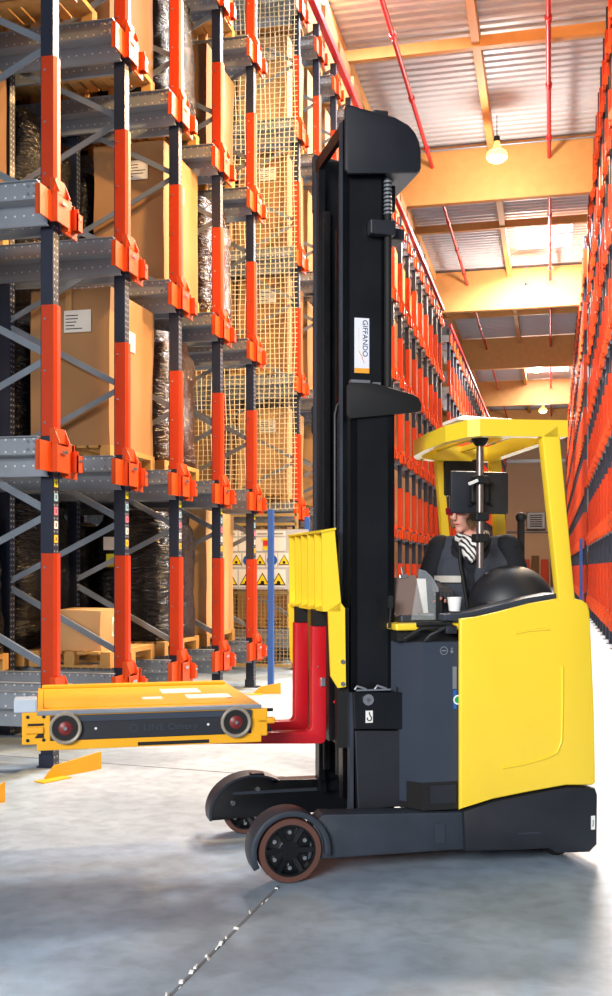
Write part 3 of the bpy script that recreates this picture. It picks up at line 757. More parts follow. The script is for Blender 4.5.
# head hood
HP = [(.34, 3.50), (.36, 3.478), (.72, 3.515), (.742, 3.535), (.742, 3.62), (.733, 3.67), (.712, 3.715), (.675, 3.752), (.60, 3.785), (.50, 3.80), (.42, 3.812), (.35, 3.825), (.34, 3.81)]
b = MB(); b.prism(HP, .195, .222, M_BLK2, .006); hood = b.build('mast_head_plate', None, T, 40)
MB().prism(HP, .85, .877, M_BLK2, .006).build('mast_head_plate', None, T, 40)
b = MB(); b.prism([(.565, 3.50), (.745, 3.53), (.745, 3.55), (.565, 3.52)], .222, .85, M_BATT); b.build('head_underside', None, hood)
b = MB(); b.prism([(.6, 3.785), (.6, 3.765), (.665, 3.735), (.7, 3.70), (.72, 3.66), (.73, 3.6), (.73, 3.55), (.742, 3.55), (.742, 3.62), (.733, 3.67), (.712, 3.715), (.675, 3.752)], .222, .85, M_BLK2); b.build('head_cover', None, hood, 40)
MB().box(.57, .66, .35, .45, 3.36, 3.5, bev=.01).build('chain_anchor', M_BLK, hood)
MB().box(.50, .58, .23, .30, 3.79, 3.83, bev=.008).build('head_cap', M_BLK2, hood)
MP = [(.342, 2.27), (.355, 2.245), (.71, 2.29), (.735, 2.30), (.738, 2.33), (.72, 2.365), (.69, 2.38), (.5, 2.425), (.37, 2.435), (.342, 2.41)]
b = MB(); MB().prism(MP, .872, .90, M_DARK, .006).build('outer_stage_plate', None, T, 40); b.prism(MP, .17, .198, M_DARK, .006); pl = b.build('outer_stage_plate', None, T, 40)
b = MB(); b.box(.36, .46, .165, .2, 2.425, 2.44, M_STEEL).box(.48, .52, .18, .2, 2.42, 2.434, M_STEEL); b.build('plate_edge_clips', None, pl)
# logo sticker
st_ = MB().box(.404, .482, .2505, .2535, 2.49, 2.77).build('name_sticker', mat('sticker_white', (228, 230, 240), .4, var=.03), T); st_['label'] = 'white sticker with sideways lettering and orange foot'
MB().box(.404, .482, .249, .2505, 2.49, 2.515).build('sticker_band', M_ORST, st_)
Mt = Matrix.Translation((.459, .2498, 2.667)) @ Matrix.Rotation(pi/2, 4, 'X') @ Matrix.Rotation(-pi/2, 4, 'Z')
put_text('sticker_lettering', 'GIFFANDO', .038, M_INK, st_, Mt, .0006, 1.0)
MB().bar((.425, .2495, 2.60), (.445, .2495, 2.565), .012, .001, M_ORST).bar((.443, .2495, 2.568), (.455, .2495, 2.54), .004, .001, M_SRED).build('sticker_mark', None, st_)
MB().box(.424, .427, .2495, .2505, 2.6, 2.72).build('sticker_line', mat('pale_orange', (225, 205, 185), .5), st_)
# carriage, reach housing
b = MB(); b.box(.30, .345, .24, .84, .62, .74, M_BLK).box(.30, .345, .24, .84, 1.12, 1.26, M_BLK).box(.285, .345, .30, .42, .62, 1.3, M_BLK).box(.285, .345, .66, .78, .62, 1.3, M_BLK).box(.30, .36, .2, .25, .6, 1.3, M_DARK)
car = b.build('fork_carriage', None, T)
b = MB()
for i, q in enumerate(((.31, .66), (.33, .74), (.30, .82), (.32, .9))):
    b.tube([(q[0], .26, q[1]), (q[0]+.012, .235, q[1]+.03), (q[0]+.008, .255, q[1]+.07)], .006, M_DARK if i % 2 else M_PIPE, 8)
b.build('carriage_hoses', None, car, 40)
b = MB(); b.prism([(.365, .885), (.63, .875), (.628, .69), (.372, .70)], .14, .2, M_BLK, .004); low = b.build('mast_base_box', None, T)
b = MB(); b.prism([(.378, .69), (.628, .68), (.667, .30), (.394, .295)], .155, .2, M_BLK2, .004); b.build('base_panel', None, low)
MB().box(.352, .372, .16, .2, .27, .88).build('base_edge_bar', M_CHAS, low)
b = MB(); b.cyl((.44, .14, .845), (.44, .128, .845), .028, M_STEEL, 20).cyl((.44, .13, .845), (.44, .124, .845), .01, M_ALU, 6); b.build('pivot_bolt', None, low, 40)
b = MB()
for u in (.395, .50): b.tube([(u-.02, .15, .895), (u-.008, .15, .912), (u+.02, .15, .903), (u+.04, .15, .895)], .006, M_GALV, 8)
b.box(.38, .56, .14, .16, .888, .896, M_STEEL).build('hose_fittings', None, low, 40)
hk = MB().box(.428, .465, .1365, .1395, .73, .79).build('hook_sticker', M_WHITE, low)
b = MB(); b.tube([(.447+.011*cos(a), .1355, .752+.012*sin(a)) for a in [radians(x) for x in range(-200, 80, 20)]]+[(.447, .1355, .775), (.447, .1355, .783)], .0028, M_INKB, 6); b.build('hook_mark', None, hk)
b = MB(); b.box(.6, .9, .16, .95, .30, .9, M_DARK).box(.40, .58, .88, .93, .25, .7, M_DARK); b.build('reach_carriage', None, T)
# forks
def fork(v, zt):
    b = MB()
    n_ = 8; out = [(.268, zt)]; 
    for i in range(n_+1): a = -i*pi/2/n_; out.append((.238+.03*cos(a), .64+.032*sin(a)))
    pts = out+[(-1.0, .655), (-1.06, .668), (-1.06, .674), (.16, .674)]
    for i in range(n_+1): a = -pi/2+i*pi/2/n_; pts.append((.165+.028*cos(a), .702+.028*sin(a)))
    pts += [(.195, zt)]
    b.prism(pts, v-.035, v+.035, M_RED, .006); return b.build('fork', None, T, 40)
f1 = fork(.33, 1.205); f2 = fork(.70, 1.205)
MB().box(.235, .262, .28, .296, .90, .945, bev=.003).build('fork_latch', M_STEEL, f1)
MB().cyl((.225, .295, 1.0), (.225, .29, 1.0), .004, M_STEEL, 8).build('fork_screw', None, f1)
for f, v in ((f1, .33), (f2, .70)):
    MB().box(.205, .262, v-.04, v+.04, 1.205, 1.29).build('fork_hook', M_DARK, f)
# load guard
G0, G1 = .155, .90
b = MB(); b.prism([(.195, 1.285), (.285, 1.285), (.285, 1.33), (.195, 1.30)], G0, G1, M_GYEL); lg = b.build('load_guard', None, T); lg.location = (.018, .0, 0)
MB().prism([(.185, 1.675), (.262, 1.690), (.262, 1.70), (.185, 1.685)], G0, G1, M_GYEL).build('guard_top_bar', None, lg)
for i in range(6):
    v = G0+.01+(G1-G0-.03)*i/5
    MB().prism([(.192, 1.68), (.222 if i else .258, 1.69), (.262 if i else .292, 1.31), (.195, 1.29)], v, v+.012, M_GYEL).build('guard_slat', None, lg)
b = MB(); b.prism([(.222, 1.29), (.285, 1.33), (.308, 1.30), (.313, .91), (.272, .905), (.235, .965)], G0, G0+.014, M_GYEL); b.build('side_plate', None, lg)
b = MB(); b.prism([(.19, 1.30), (.285, 1.33), (.308, 1.30), (.313, .91), (.23, .93), (.2, .99)], G1-.014, G1, M_GYEL); b.build('side_plate', None, lg)
for z in (1.035, .925, ): MB().cyl((.295, G0-.008, z), (.295, G0, z), .012, M_STEEL, 6).build('guard_bolt', None, lg)
# battery box
b = MB(); b.prism([(.555, .24), (.69, .035), (.905, .03), (.905, .75), (.555, .75)], .325, 1.135, M_BATT, .008, 'z'); bat = b.build('battery_compartment', None, T)
b = MB(); b.prism([(.57, .222), (.69, .031), (.905, .026), (.905, .3), (.6, .3)], .30, .44, M_DARK, .004, 'z'); b.build('compartment_kick_panel', None, bat)
MB().box(.725, .862, .0235, .028, .335, .425).build('kick_step', M_BLK2, bat)
b = MB()
b.lathe([(.017, 0), (.021, 0), (.021, .001), (.017, .001)], Matrix.Translation((.80, .0295, 1.09)) @ Matrix.Rotation(pi/2, 4, 'X'), M_GALV, 20)
b.box(.788, .812, .0285, .0295, 1.087, 1.093, M_GALV).cyl((.842, .0295, 1.085), (.842, .0285, 1.085), .008, M_GALV, 8).cyl((.842, .0295, 1.1), (.842, .0285, 1.1), .005, M_GALV, 8); b.build('panel_symbols', None, bat)
lb = MB().box(.845, .866, .026, .0295, .90, 1.01).build('rating_label', M_GALV, bat)
MB().box(.848, .866, .0255, .0295, .80, .895).build('blue_sticker', M_SBLUE, bat)
MB().cyl((.872, .0255, .845), (.872, .024, .845), .024, M_WHITE, 24).cyl((.872, .024, .845), (.872, .0228, .845), .017, M_GREEN, 24).build('green_sticker', None, bat)
# yellow body
YB = [(.873, .303), (1.05, .345), (1.25, .372), (1.45, .395), (1.60, .388), (1.618, .40), (1.612, .75), (1.598, 1.05), (1.585, 1.28), (1.572, 1.318), (1.545, 1.335),
      (1.50, 1.345), (1.40, 1.345), (1.25, 1.322), (1.08, 1.282), (.96, 1.258), (.873, 1.25)]
b = MB(); b.prism(YB, .0, .03, M_YEL, .012, seg=3)
b.prism([(1.52, .39), (1.612, .40), (1.612, .75), (1.598, 1.05), (1.585, 1.28), (1.572, 1.318), (1.545, 1.335), (1.50, 1.335)], .02, 1.08, M_YEL, .01)
b.box(.88, 1.55, 1.05, 1.08, .4, 1.25, M_YEL)
body = b.build('body_panel', None, T, 30)
b = MB(); b.tube([(1.10, -.0, .50), (1.22, -.0, .515), (1.34, -.0, .54), (1.40, -.0, .565), (1.425, -.0, .62), (1.43, -.0, .8), (1.43, 0, 1.0)], .007, M_YEL, 8); b.build('pressed_crease', None, body, 60)
b = MB(); b.tube([(1.17, .0, 1.172), (1.25, -.0, 1.186), (1.36, .0, 1.19)], .007, M_YEL, 8); b.build('pressed_crease', None, body, 60)
b = MB(); b.box(.88, 1.55, .05, 1.05, .4, .60, M_DARK); b.build('inner_body', None, T)
# dark trim along the top, with cab tray
TP = [(.80, 1.238), (.873, 1.236), (.96, 1.25), (1.08, 1.275), (1.25, 1.315), (1.40, 1.34), (1.48, 1.345), (1.48, 1.368), (1.40, 1.372), (1.25, 1.35), (1.08, 1.312), (.96, 1.285), (.873, 1.272), (.80, 1.268)]
b = MB(); b.prism(TP, .03, .17, M_CHAS, .006); b.build('cab_trim', None, T, 30)
b = MB(); b.box(.56, .90, .06, 1.0, 1.19, 1.225, M_YEL, .01); dash = b.build('dashboard', None, T)
MB().box(.62, .9, .16, .6, 1.225, 1.262, bev=.01).build('dashboard_tray', M_CHAS, dash)
b = MB(); b.box(.58, .90, .10, .7, 1.135, 1.19, M_DARK); b.build('battery_lid', None, T)
b = MB()
b.tube([(.60, .05, 1.15), (.68, .03, 1.20), (.74, .02, 1.205), (.80, .03, 1.20)], .010, M_DARK, 8)
b.tube([(.70, .03, 1.14), (.72, .01, 1.17), (.78, .0, 1.20), (.84, .02, 1.215)], .008, M_BLK2, 8)
b.tube([(.66, .04, 1.22), (.72, .03, 1.225), (.84, .03, 1.222)], .012, M_DARK, 8).box(.80, .86, .0, .05, 1.175, 1.215, M_BLK2, .006)
b.build('battery_cables', None, T, 50)
b = MB(); b.tube([(.545, .12, 1.2), (.55, .11, 1.3), (.545, .11, 1.36)], .007, M_DARK, 8).box(.535, .56, .1, .12, 1.30, 1.36, M_DARK); b.build('cable_stub', None, T)
# visor
b = MB(); pts = [(.66, 1.24), (.80, 1.24), (.806, 1.33), (.80, 1.40), (.77, 1.45), (.735, 1.482), (.70, 1.49)]
b.prism(pts, .115, .119, M_GLS); vis = b.build('clear_visor', None, T)
b = MB(); b.tube([(p[0], .117, p[1]) for p in pts[1:]], .0045, M_GALV, 6); b.build('visor_rim', None, vis)
MB().box(.79, .81, .11, .125, 1.24, 1.38).build('visor_clamp', M_DARK, vis)
# seat dome
b = MB(); b.ball((0, 0, 0), 1, M_BLK2, Matrix.Translation((1.315, .36, 1.30)) @ Matrix.Diagonal((.235, .2, .215, 1)), 40, 24)
b.box(1.09, 1.55, .17, .55, 1.285, 1.325, M_BLK2, .018); b.build('side_armrest_dome', None, T, 40)
MB().box(1.12, 1.50, .45, .90, .95, 1.045, bev=.03).build('seat', M_DARK, T)
MB().box(1.12, 1.45, .90, .96, 1.1, 1.55, bev=.025).build('seat_back', M_DARK, T)
MB().box(.88, 1.5, .2, 1.0, .60, .62).build('cab_floor', M_DARK, T)
b = MB(); b.box(.92, 1.5, .98, .99, .62, 1.3, M_DARK); b.build('cab_side', None, T)
# counterweight skirt
SK = [(.90, .098), (1.18, .085), (1.36, .082), (1.40, .055), (1.58, .048), (1.622, .085), (1.625, .34), (1.612, .375), (1.45, .385), (1.25, .362), (1.05, .335), (.89, .296)]
b = MB(); b.prism(SK, -.008, 1.09, M_BLK2, .012); sk = b.build('counterweight_skirt', None, T, 30)
MB().box(1.585, 1.607, -.0105, -.0085, .165, .235).build('small_sticker', M_WHITE, sk)
put_text('sticker_mark', 'J', .035, M_INKB, sk, Matrix.Translation((1.596, -.0115, .2)) @ Matrix.Rotation(pi/2, 4, 'X'), .0005)
MB().box(1.18, 1.30, -.0105, -.0085, .165, .172).build('skirt_scuff', M_CHAS, sk)
b = MB(); b.cyl((1.48, .15, .115), (1.48, .35, .115), .115, M_DARK, 28); b.build('rear_wheel', None, T, 40)
b = MB(); b.cyl((1.25, .5, .12), (1.25, .6, .12), .12, M_DARK, 28); b.build('drive_wheel', None, T, 40)
# overhead guard
def ringbeam(b, pts, h, w, m):
    for a, c in zip(pts, pts[1:]): b.bar(a, c, w, h, m)
GZ = 2.20
outer = [(1.41, .0), (.98, .0), (.93, .04), (.875, .2), (.86, .45), (.875, .68), (.93, .80), (1.05, .88), (1.46, .92), (1.46, .0)]
b = MB()
ins = [(1.36, .045), (1.0, .045), (.965, .07), (.915, .22), (.90, .45), (.915, .66), (.96, .76), (1.06, .835), (1.40, .87), (1.41, .045)]
n_ = len(outer)
def slope(p): return 0.02*(p[0]-.9)-.0
for i in range(n_):
    j = (i+1) % n_
    if i == n_-2 and False: continue
    A = [outer[i], outer[j], ins[j], ins[i]]
    for z0, z1 in ((GZ-.045, GZ+.04),):
        V = [b.bm.verts.new((p[0], p[1], z+slope(p)-(.045*(p[1]-.0)))) for z in (z0, z1) for p in A]
        for q in ((0, 1, 2, 3), (7, 6, 5, 4), (0, 4, 5, 1), (1, 5, 6, 2), (2, 6, 7, 3), (3, 7, 4, 0)): b.bm.faces.new([V[k] for k in q])
gd = b.build('overhead_guard', M_YEL, T)
for u in (1.08, 1.24):
    MB().bar((u, .03, GZ), (u, .86, GZ-.01), .03, .03, M_YEL).build('roof_crossbar', None, gd)
MB().prism([(1.318, 2.175), (1.412, 2.24), (1.505, 1.33), (1.415, 1.325)], .0, .06, M_YEL, .012, seg=3).build('guard_pillar', None, gd, 30)
MB().prism([(1.42, 2.19), (1.49, 2.19), (1.56, 1.3), (1.49, 1.3)], .87, .93, M_YEL, .012).build('guard_pillar', None, gd, 30)
MB().prism([(1.08, 2.16), (1.125, 2.16), (1.215, 1.2), (1.165, 1.2)], .87, .92, M_YEL, .008).build('guard_pillar', None, gd, 30)
MB().prism([(.93, 2.19), (.96, 2.19), (.985, 2.12), (.965, 2.11)], .80, .83, M_YEL).build('guard_gusset', None, gd)
MB().box(1.13, 1.36, .86, .885, 1.92, 2.14, bev=.01).build('rear_display', M_DARK, gd)
MB().bar((1.44, .5, 1.3), (1.44, .5, 1.78), .03, .03, M_DARK).ball((1.44, .5, 1.78), .03, M_DARK).build('grab_handle', None, T)
b = MB(); b.prism([(.905, 2.247), (1.20, 2.247), (1.20, 2.262), (.93, 2.272), (.905, 2.262)], .10, .32, M_WHITE, .003); b.build('roof_cover_sheet', None, gd)
# accessory pole
pole = MB().cyl((1.066, .2, 1.50), (1.066, .2, 2.19), .019, M_ALU, 16).build('accessory_pole', None, T, 40)
MB().lathe([(.02, 2.19), (.035, 2.19), (.045, 2.165), (.03, 2.14), (.02, 2.13)], Matrix.Translation((1.066, .2, 0)), M_DARK, 16).build('pole_collar', None, pole, 40)
for z in (1.955, 1.765, 1.655): MB().box(1.03, 1.105, .165, .235, z-.022, z+.022, bev=.008).build('pole_clamp', M_DARK, pole)
MB().bar((1.035, .16, 1.95), (.985, .15, 1.93), .014, .014, M_WHITE).build('clamp_lever', None, pole)
MB().box(1.03, 1.13, .225, .262, 1.84, 1.94, bev=.008).build('tablet_bracket', M_DARK, pole)

def truck_empty(name): return empty(name, TR, TA)
def at_truck(u, v, z=0):
    return Vector((TR[0]+u*cos(TA)-v*sin(TA), TR[1]+u*sin(TA)+v*cos(TA), z))
# tablet
t = empty('tablet', at_truck(1.10, .275, 1.785), TA+.06); tag(t, 'black tablet in a rugged case mounted on the pole of the truck cab', 'tablet')
MB().box(-.168, .168, 0, .022, 0, .222, bev=.01).build('tablet_case', M_BLK2, t, 30)
MB().box(-.14, .14, .0225, .024, .015, .197).build('tablet_screen', M_DARK, t)
b = MB(); b.bar((-.07, -.004, .04), (.07, -.004, .16), .022, .01, M_DARK).bar((-.07, -.004, .16), (.07, -.004, .04), .022, .01, M_DARK).box(-.06, .06, -.006, 0, .07, .13, M_DARK, .003); b.build('mount_cross', None, t)
# clipboard and papers, cup
t = empty('clipboard', at_truck(.69, .20, 1.264), TA); tag(t, 'brown clipboard holding papers behind the clear visor of the truck', 'clipboard')
MT = Matrix.Rotation(radians(-14), 4, 'X') @ Matrix.Rotation(radians(-7), 4, 'Y')
MB().box(-.085, .065, 0, .006, 0, .20, None, 0, MT).build('board', mat('clipboard_brown', (120, 100, 92), .6), t)
MB().box(-.005, .095, .008, .010, .01, .19, None, 0, MT @ Matrix.Rotation(.14, 4, 'Y')).build('paper_sheets', M_LAB, t)
b = MB(); b.box(-.025, .02, -.01, .01, .19, .21, M_STEEL, .003, MT).box(-.008, .003, -.008, .004, .21, .25, M_ALU, .002, MT); b.build('metal_clip', None, t)
t = empty('paper_cup', at_truck(.885, .10, 1.283)); tag(t, 'small white cup standing on the truck dashboard beside the gloved hand', 'cup')
MB().lathe([(0, 0), (.028, 0), (.036, .066), (.038, .066), (.038, .07), (.034, .07), (.027, .004), (0, .004)], Matrix(), M_WHITE, 28).build('cup_body', None, t, 40)
# ------------------------------------------------------------------ SHUTTLE
S = empty('pallet_shuttle', at_truck(-1.155, .02, .685), TA); tag(S, 'yellow and black pallet shuttle lying on the red forks', 'pallet shuttle')
SW = 1.03; SD = .97
b = MB(); b.box(0, SW, .03, SD-.03, .01, .145, M_SHY); b.build('chassis', None, S)
b = MB(); b.prism([(.0, .155), (.01, .172), (.0, .172)], 0, 1, M_SHY) if False else None
b = MB(); b.box(.0, SW, .0, SD, .146, .168, M_SHY, .004); top = b.build('lifting_deck', None, S)
b = MB(); b.box(.0, SW, -.004, .03, .150, .169, M_GALV, .003); b.build('deck_edge_strip', None, top)
b = MB(); b.box(.02, SW-.02, SD-.06, SD, .168, .184, M_SHY, .004); b.build('raised_rim', None, top)
b = MB(); b.box(.03, SW-.12, .10, SD-.14, .168, .173, M_SHY, .002); b.build('deck_plate', None, top)
for (x, y, w, d) in ((.62, .52, .2, .18), (.72, .28, .22, .15), (.5, .3, .10, .08)):
    MB().box(x, x+w, y, y+d, .173, .1745).build('deck_label', M_LAB, top)
b = MB(); b.box(.06, SW-.05, -.008, .03, .035, .146, M_BLK2, .004); pan = b.build('side_panel', None, S); 
MB().prism([(.06, .12), (SW-.05, .12), (SW-.05, .147), (.06, .147)], -.014, -.004, M_BATT).build('panel_upper_band', None, pan)
MB().cyl((.26, -.0095, .085), (.26, -.008, .085), .006, M_LAB, 10).cyl((.775, -.0095, .085), (.775, -.008, .085), .006, M_LAB, 10).build('panel_rivets', None, pan)
Mt = Matrix.Translation((.60, -.0095, .08)) @ Matrix.Rotation(pi/2, 4, 'X')
put_text('embossed_lettering', 'LINE Omery', .042, M_CHAS, pan, Mt, .001, 1.15)
MB().lathe([(.014, 0), (.018, 0), (.018, .002), (.014, .002)], Matrix.Translation((.43, -.008, .08)) @ Matrix.Rotation(pi/2, 4, 'X'), M_CHAS, 20).build('embossed_ring', None, pan)
b = MB(); b.box(.0, SW, -.002, .02, -.008, .035, M_SHY, .003); sill = b.build('lower_sill', None, S)
MB().box(.45, .78, -.004, .0, -.002, .014).build('sill_recess', M_DARK, sill)
for u in (.125, .905):
    M = Matrix.Translation((u, -.008, .092)) @ Matrix.Rotation(pi/2, 4, 'X')
    w = MB().lathe([(.056, .012), (.060, .020), (.066, .022), (.072, .018), (.072, -.02)], M, wheel_clear(), 40).lathe([(.0, .0125), (.057, .0125)], M, M_DARK, 40).build('guide_wheel', None, S, 40)
    MB().lathe([(0, .02), (.024, .018), (.032, .012)], M, mat('wheel_red', (120, 35, 35), .4), 24).build('wheel_centre', None, w, 40)
    MB().cyl(M @ Vector((0, 0, .02)), M @ Vector((0, 0, .026)), .009, M_STEEL, 6).build('centre_bolt', None, w)
b = MB(); b.box(-.065, .06, .0, .03, .02, .165, M_SHY, .005).box(-.065, 0, .03, SD-.03, .02, .05, M_SHY); e = b.build('end_bumper_plate', None, S)
MB().box(-.10, .0, .0, .12, .165, .225, bev=.006).build('sensor_cover', mat('cover_grey', (185, 196, 208), .4), e)
b = MB()
for z in (.145, .04): b.cyl((-.04, -.003, z), (-.04, 0, z), .008, M_DARK, 10).cyl((.03, -.003, z), (.03, 0, z), .008, M_DARK, 10)
b.box(-.04, .03, -.004, 0, .105, .115, M_DARK).prism([(-.01, .05), (.03, .05), (.03, .075), (.01, .075)], -.004, 0, M_DARK); b.build('bumper_cutouts', None, e)
MB().box(-.05, .03, -.012, 0, .07, .10, bev=.005).build('bumper_pad', M_GOLD, e)
b = MB(); b.box(SW-.05, SW+.03, .0, .03, .02, .15, M_SHY, .005); e = b.build('end_bumper_plate', None, S)
b = MB(); b.box(SW-.02, SW+.07, .0, .04, .075, .105, M_GOLD, .01).cyl((SW+.02, .02, .14), (SW+.06, .02, .14), .008, M_DARK, 8).cyl((SW+.01, .02, .045), (SW+.05, .02, .045), .009, M_DARK, 8).box(SW-.02, SW+.04, .005, .03, .05, .07, M_DARK); b.build('bumper_pad', None, e)

# ------------------------------------------------------------------ PERSON
PR = empty('person', (0, 0, 0)); tag(PR, 'person in dark jacket, striped scarf and gloves seated in the truck cab', 'person')
pX, pZ = .925, 5.80
PR.location = (pX*CA-pZ*SA, pX*SA+pZ*CA, 1.11); PR.rotation_euler.z = YAW-radians(22)
def skinned(name, segs, m, parent, vox=.009, extra=None, sm=6, keep=None):
    """continuous surface: union of tapered capsules, remeshed into one skin"""
    b = MB()
    for s_ in segs:
        a, ra, c, rc = Vector(s_[0]), s_[1], Vector(s_[2]), s_[3]; sx = s_[4] if len(s_) > 4 else (1, 1)
        L = max(.001, (c-a).length); k = max(2, int(L/(min(ra, rc)*.5)))
        for i in range(k+1):
            t_ = i/k; p = a.lerp(c, t_); r = ra+(rc-ra)*t_; b.ball(p, (r*sx[0], r*sx[1], r), None, None, 14, 9)
    if extra: extra(b)
    me = b.mesh(name, m); o = bpy.data.objects.new(name, me); COL.objects.link(o)
    md = o.modifiers.new('r', 'REMESH'); md.mode = 'VOXEL'; md.voxel_size = vox; md.use_smooth_shade = True
    ms = o.modifiers.new('s', 'SMOOTH'); ms.iterations = sm; ms.factor = .5
    dg = bpy.context.evaluated_depsgraph_get(); dg.update()
    me2 = bpy.data.meshes.new_from_object(o.evaluated_get(dg)); bpy.data.objects.remove(o)
    me2.materials.clear(); me2.materials.append(m); me2.name = name
    for p in me2.polygons: p.use_smooth = True; p.material_index = 0
    return link(name, me2, parent)
# local frame: seat at z=0, facing -y, +x toward picture right
SH = .50
sL = Vector((-.185, 0, SH)); sR = Vector((.185, 0, SH))
eL = Vector((-.265, -.06, SH-.25)); hL = Vector((-.13, -.27, SH-.215))
eR = Vector((.27, .03, SH-.26)); hR = Vector((.20, -.20, SH-.36))
HC = Vector((-.035, -.05, SH+.20))
def headx(b):
    Mh = Matrix.Translation(HC) @ Matrix.Rotation(radians(-24), 4, 'Z') @ Matrix.Rotation(radians(10), 4, 'X')
    b.ball((0, .01, .035), (.074, .092, .088), None, Mh); b.ball((0, -.025, -.045), (.054, .058, .062), None, Mh)
    b.ball((0, -.068, -.088), (.024, .02, .02), None, Mh)          # chin
    b.cyl(Mh @ Vector((0, -.082, .022)), Mh @ Vector((0, -.106, -.022)), .008, None, 10, .014); b.ball((0, -.1, -.024), (.015, .013, .011), None, Mh)
    b.ball((0, -.083, -.052), (.026, .010, .006), None, Mh); b.ball((0, -.08, -.063), (.022, .011, .007), None, Mh)
    for s_ in (-1, 1):
        b.ball((s_*.03, -.072, .028), (.022, .012, .008), None, Mh); b.ball((s_*.03, -.07, .01), (.012, .012, .009), None, Mh); b.ball((s_*.045, -.05, -.018), (.022, .022, .018), None, Mh)
        b.ball((s_*.078, .01, -.005), (.010, .02, .032), None, Mh)
body_ = skinned('body', [
    ((0, .02, .06), .13, (0, .02, .25), .12, (1.15, .8)), ((0, .02, .25), .12, (0, .01, .43), .135, (1.15, .75)),
    ((-.13, 0, SH-.02), .06, (.13, 0, SH-.02), .06), ((0, .0, SH), .058, tuple(HC+Vector((0, .03, -.07))), .052),
    (tuple(sL), .052, tuple(eL), .04), (tuple(eL), .04, tuple(hL), .026), (tuple(sR), .052, tuple(eR), .04), (tuple(eR), .04, tuple(hR), .026),
    ((-.09, .0, .03), .085, (-.25, -.24, .02), .062), ((-.25, -.24, .02), .058, (-.27, -.22, -.36), .045),
    ((.09, .0, .03), .085, (.02, -.30, .02), .062), ((.02, -.30, .02), .058, (.0, -.28, -.36), .045)], M_SKIN, PR, .0065, headx, 3)
Mh = Matrix.Translation(HC) @ Matrix.Rotation(radians(-24), 4, 'Z') @ Matrix.Rotation(radians(10), 4, 'X')
def hair_x(b):
    for i in range(60):
        a = radians(random.uniform(-50, 230)); z = random.uniform(-.06, .08); r = .082*sqrt(max(.1, 1-(max(0, z-.02)/.1)**2))
        b.ball((r*cos(a), .018+r*1.05*sin(a)*1.05, z), (.018, .018, .035), None, Mh, 8, 6)
    b.ball((0, .022, .05), (.082, .093, .086), None, Mh)
skinned('hair', [], M_HAIR, PR, .007, hair_x, 2)
b = MB()
for s_ in (-1, 1): b.box(s_*.034-.027, s_*.034+.027, -.094, -.088, -.004, .034, M_LENS, .003, Mh)
b.bar(Mh @ Vector((-.01, -.094, .02)), Mh @ Vector((.01, -.094, .02)), .004, .004, M_DARK)
for s_ in (-1, 1): b.bar(Mh @ Vector((s_*.06, -.09, .02)), Mh @ Vector((s_*.08, .0, .02)), .004, .006, M_DARK)
b.build('glasses', None, PR)
b = MB(); b.ball((0, -.0905, -.057), (.021, .006, .0045), mat('lips', (170, 70, 75), .4), Mh, 12, 8); b.build('lips', None, PR, 60)
# jacket
skinned('jacket', [
    ((0, .02, .03), .165, (0, .02, .25), .155, (1.15, .82)), ((0, .02, .25), .155, (0, .01, .42), .165, (1.2, .78)),
    ((-.17, .01, SH-.035), .078, (.17, .01, SH-.035), .078), ((-.1, .01, SH), .06, (.1, .01, SH), .06),
    (tuple(sL), .078, tuple(eL), .068), (tuple(eL), .066, tuple(eL.lerp(hL, .8)), .048), (tuple(sR), .078, tuple(eR), .068), (tuple(eR), .066, tuple(eR.lerp(hR, .8)), .048)], M_JACK, PR, .009, None, 3)
# vest body on top of the jacket: shoulder panels and front panels
vest = skinned('vest', [
    ((-.075, .01, .05), .145, (-.085, .0, .36), .14, (.92, 1.0)), ((.095, .02, .05), .14, (.095, .01, .36), .14, (.9, 1.0)),
    ((-.09, .0, .36), .13, (-.13, .01, SH-.01), .082), ((.1, .0, .36), .13, (.13, .01, SH-.01), .082)], M_VEST, PR, .009, None, 3)
b = MB(); b.tube([(-.04, -.155, .50), (-.035, -.165, .42), (-.018, -.16, .32), (.0, -.155, .2), (.01, -.15, .06)], .010, M_DARK, 8); b.build('zip_flap', None, PR, 50)
skinned('collar', [((-.085, -.03, SH+.03), .032, (-.05, -.11, SH-.0), .028), ((.085, -.03, SH+.03), .034, (.06, -.11, SH-.01), .028), ((-.085, -.03, SH+.03), .034, (-.06, .05, SH+.06), .034), ((.085, -.03, SH+.03), .034, (.06, .05, SH+.06), .034), ((-.06, .05, SH+.06), .034, (.06, .05, SH+.06), .034)], M_JACK, PR, .008, None, 2)
skinned('scarf', [((-.06, -.07, SH+.055), .03, (0, -.105, SH+.03), .036), ((0, -.105, SH+.03), .036, (.065, -.07, SH+.06), .032), ((-.02, -.115, SH+.02), .036, (.01, -.14, SH-.05), .03), ((.05, -.1, SH+.03), .03, (.015, -.14, SH-.06), .026),
    ((-.06, -.07, SH+.055), .03, (-.06, .02, SH+.07), .03), ((.065, -.07, SH+.06), .03, (.06, .02, SH+.07), .03)], M_SCARF, PR, .006, None, 2)
def band(z, x0, x1, cx, cy, rx, ry, name):
    b = MB(); pts = []
    n_ = 14
    for i in range(n_): 
        a0 = x0+(x1-x0)*i/n_; a1 = x0+(x1-x0)*(i+1)/n_
        P0 = Vector((cx+rx*cos(a0), cy+ry*sin(a0), z)); P1 = Vector((cx+rx*cos(a1), cy+ry*sin(a1), z))
        b.bar(P0, P1, .036, .004, M_REFL) if False else b.box(0, (P1-P0).length+.001, -.002, .002, -.018, .018, M_REFL, 0, Matrix.Translation(P0) @ Matrix.Rotation(atan2(P1.y-P0.y, P1.x-P0.x), 4, 'Z'))
    return b.build(name, None, PR)
band(.33, radians(200), radians(290), -.085, .0, .142, .152, 'reflective_band')
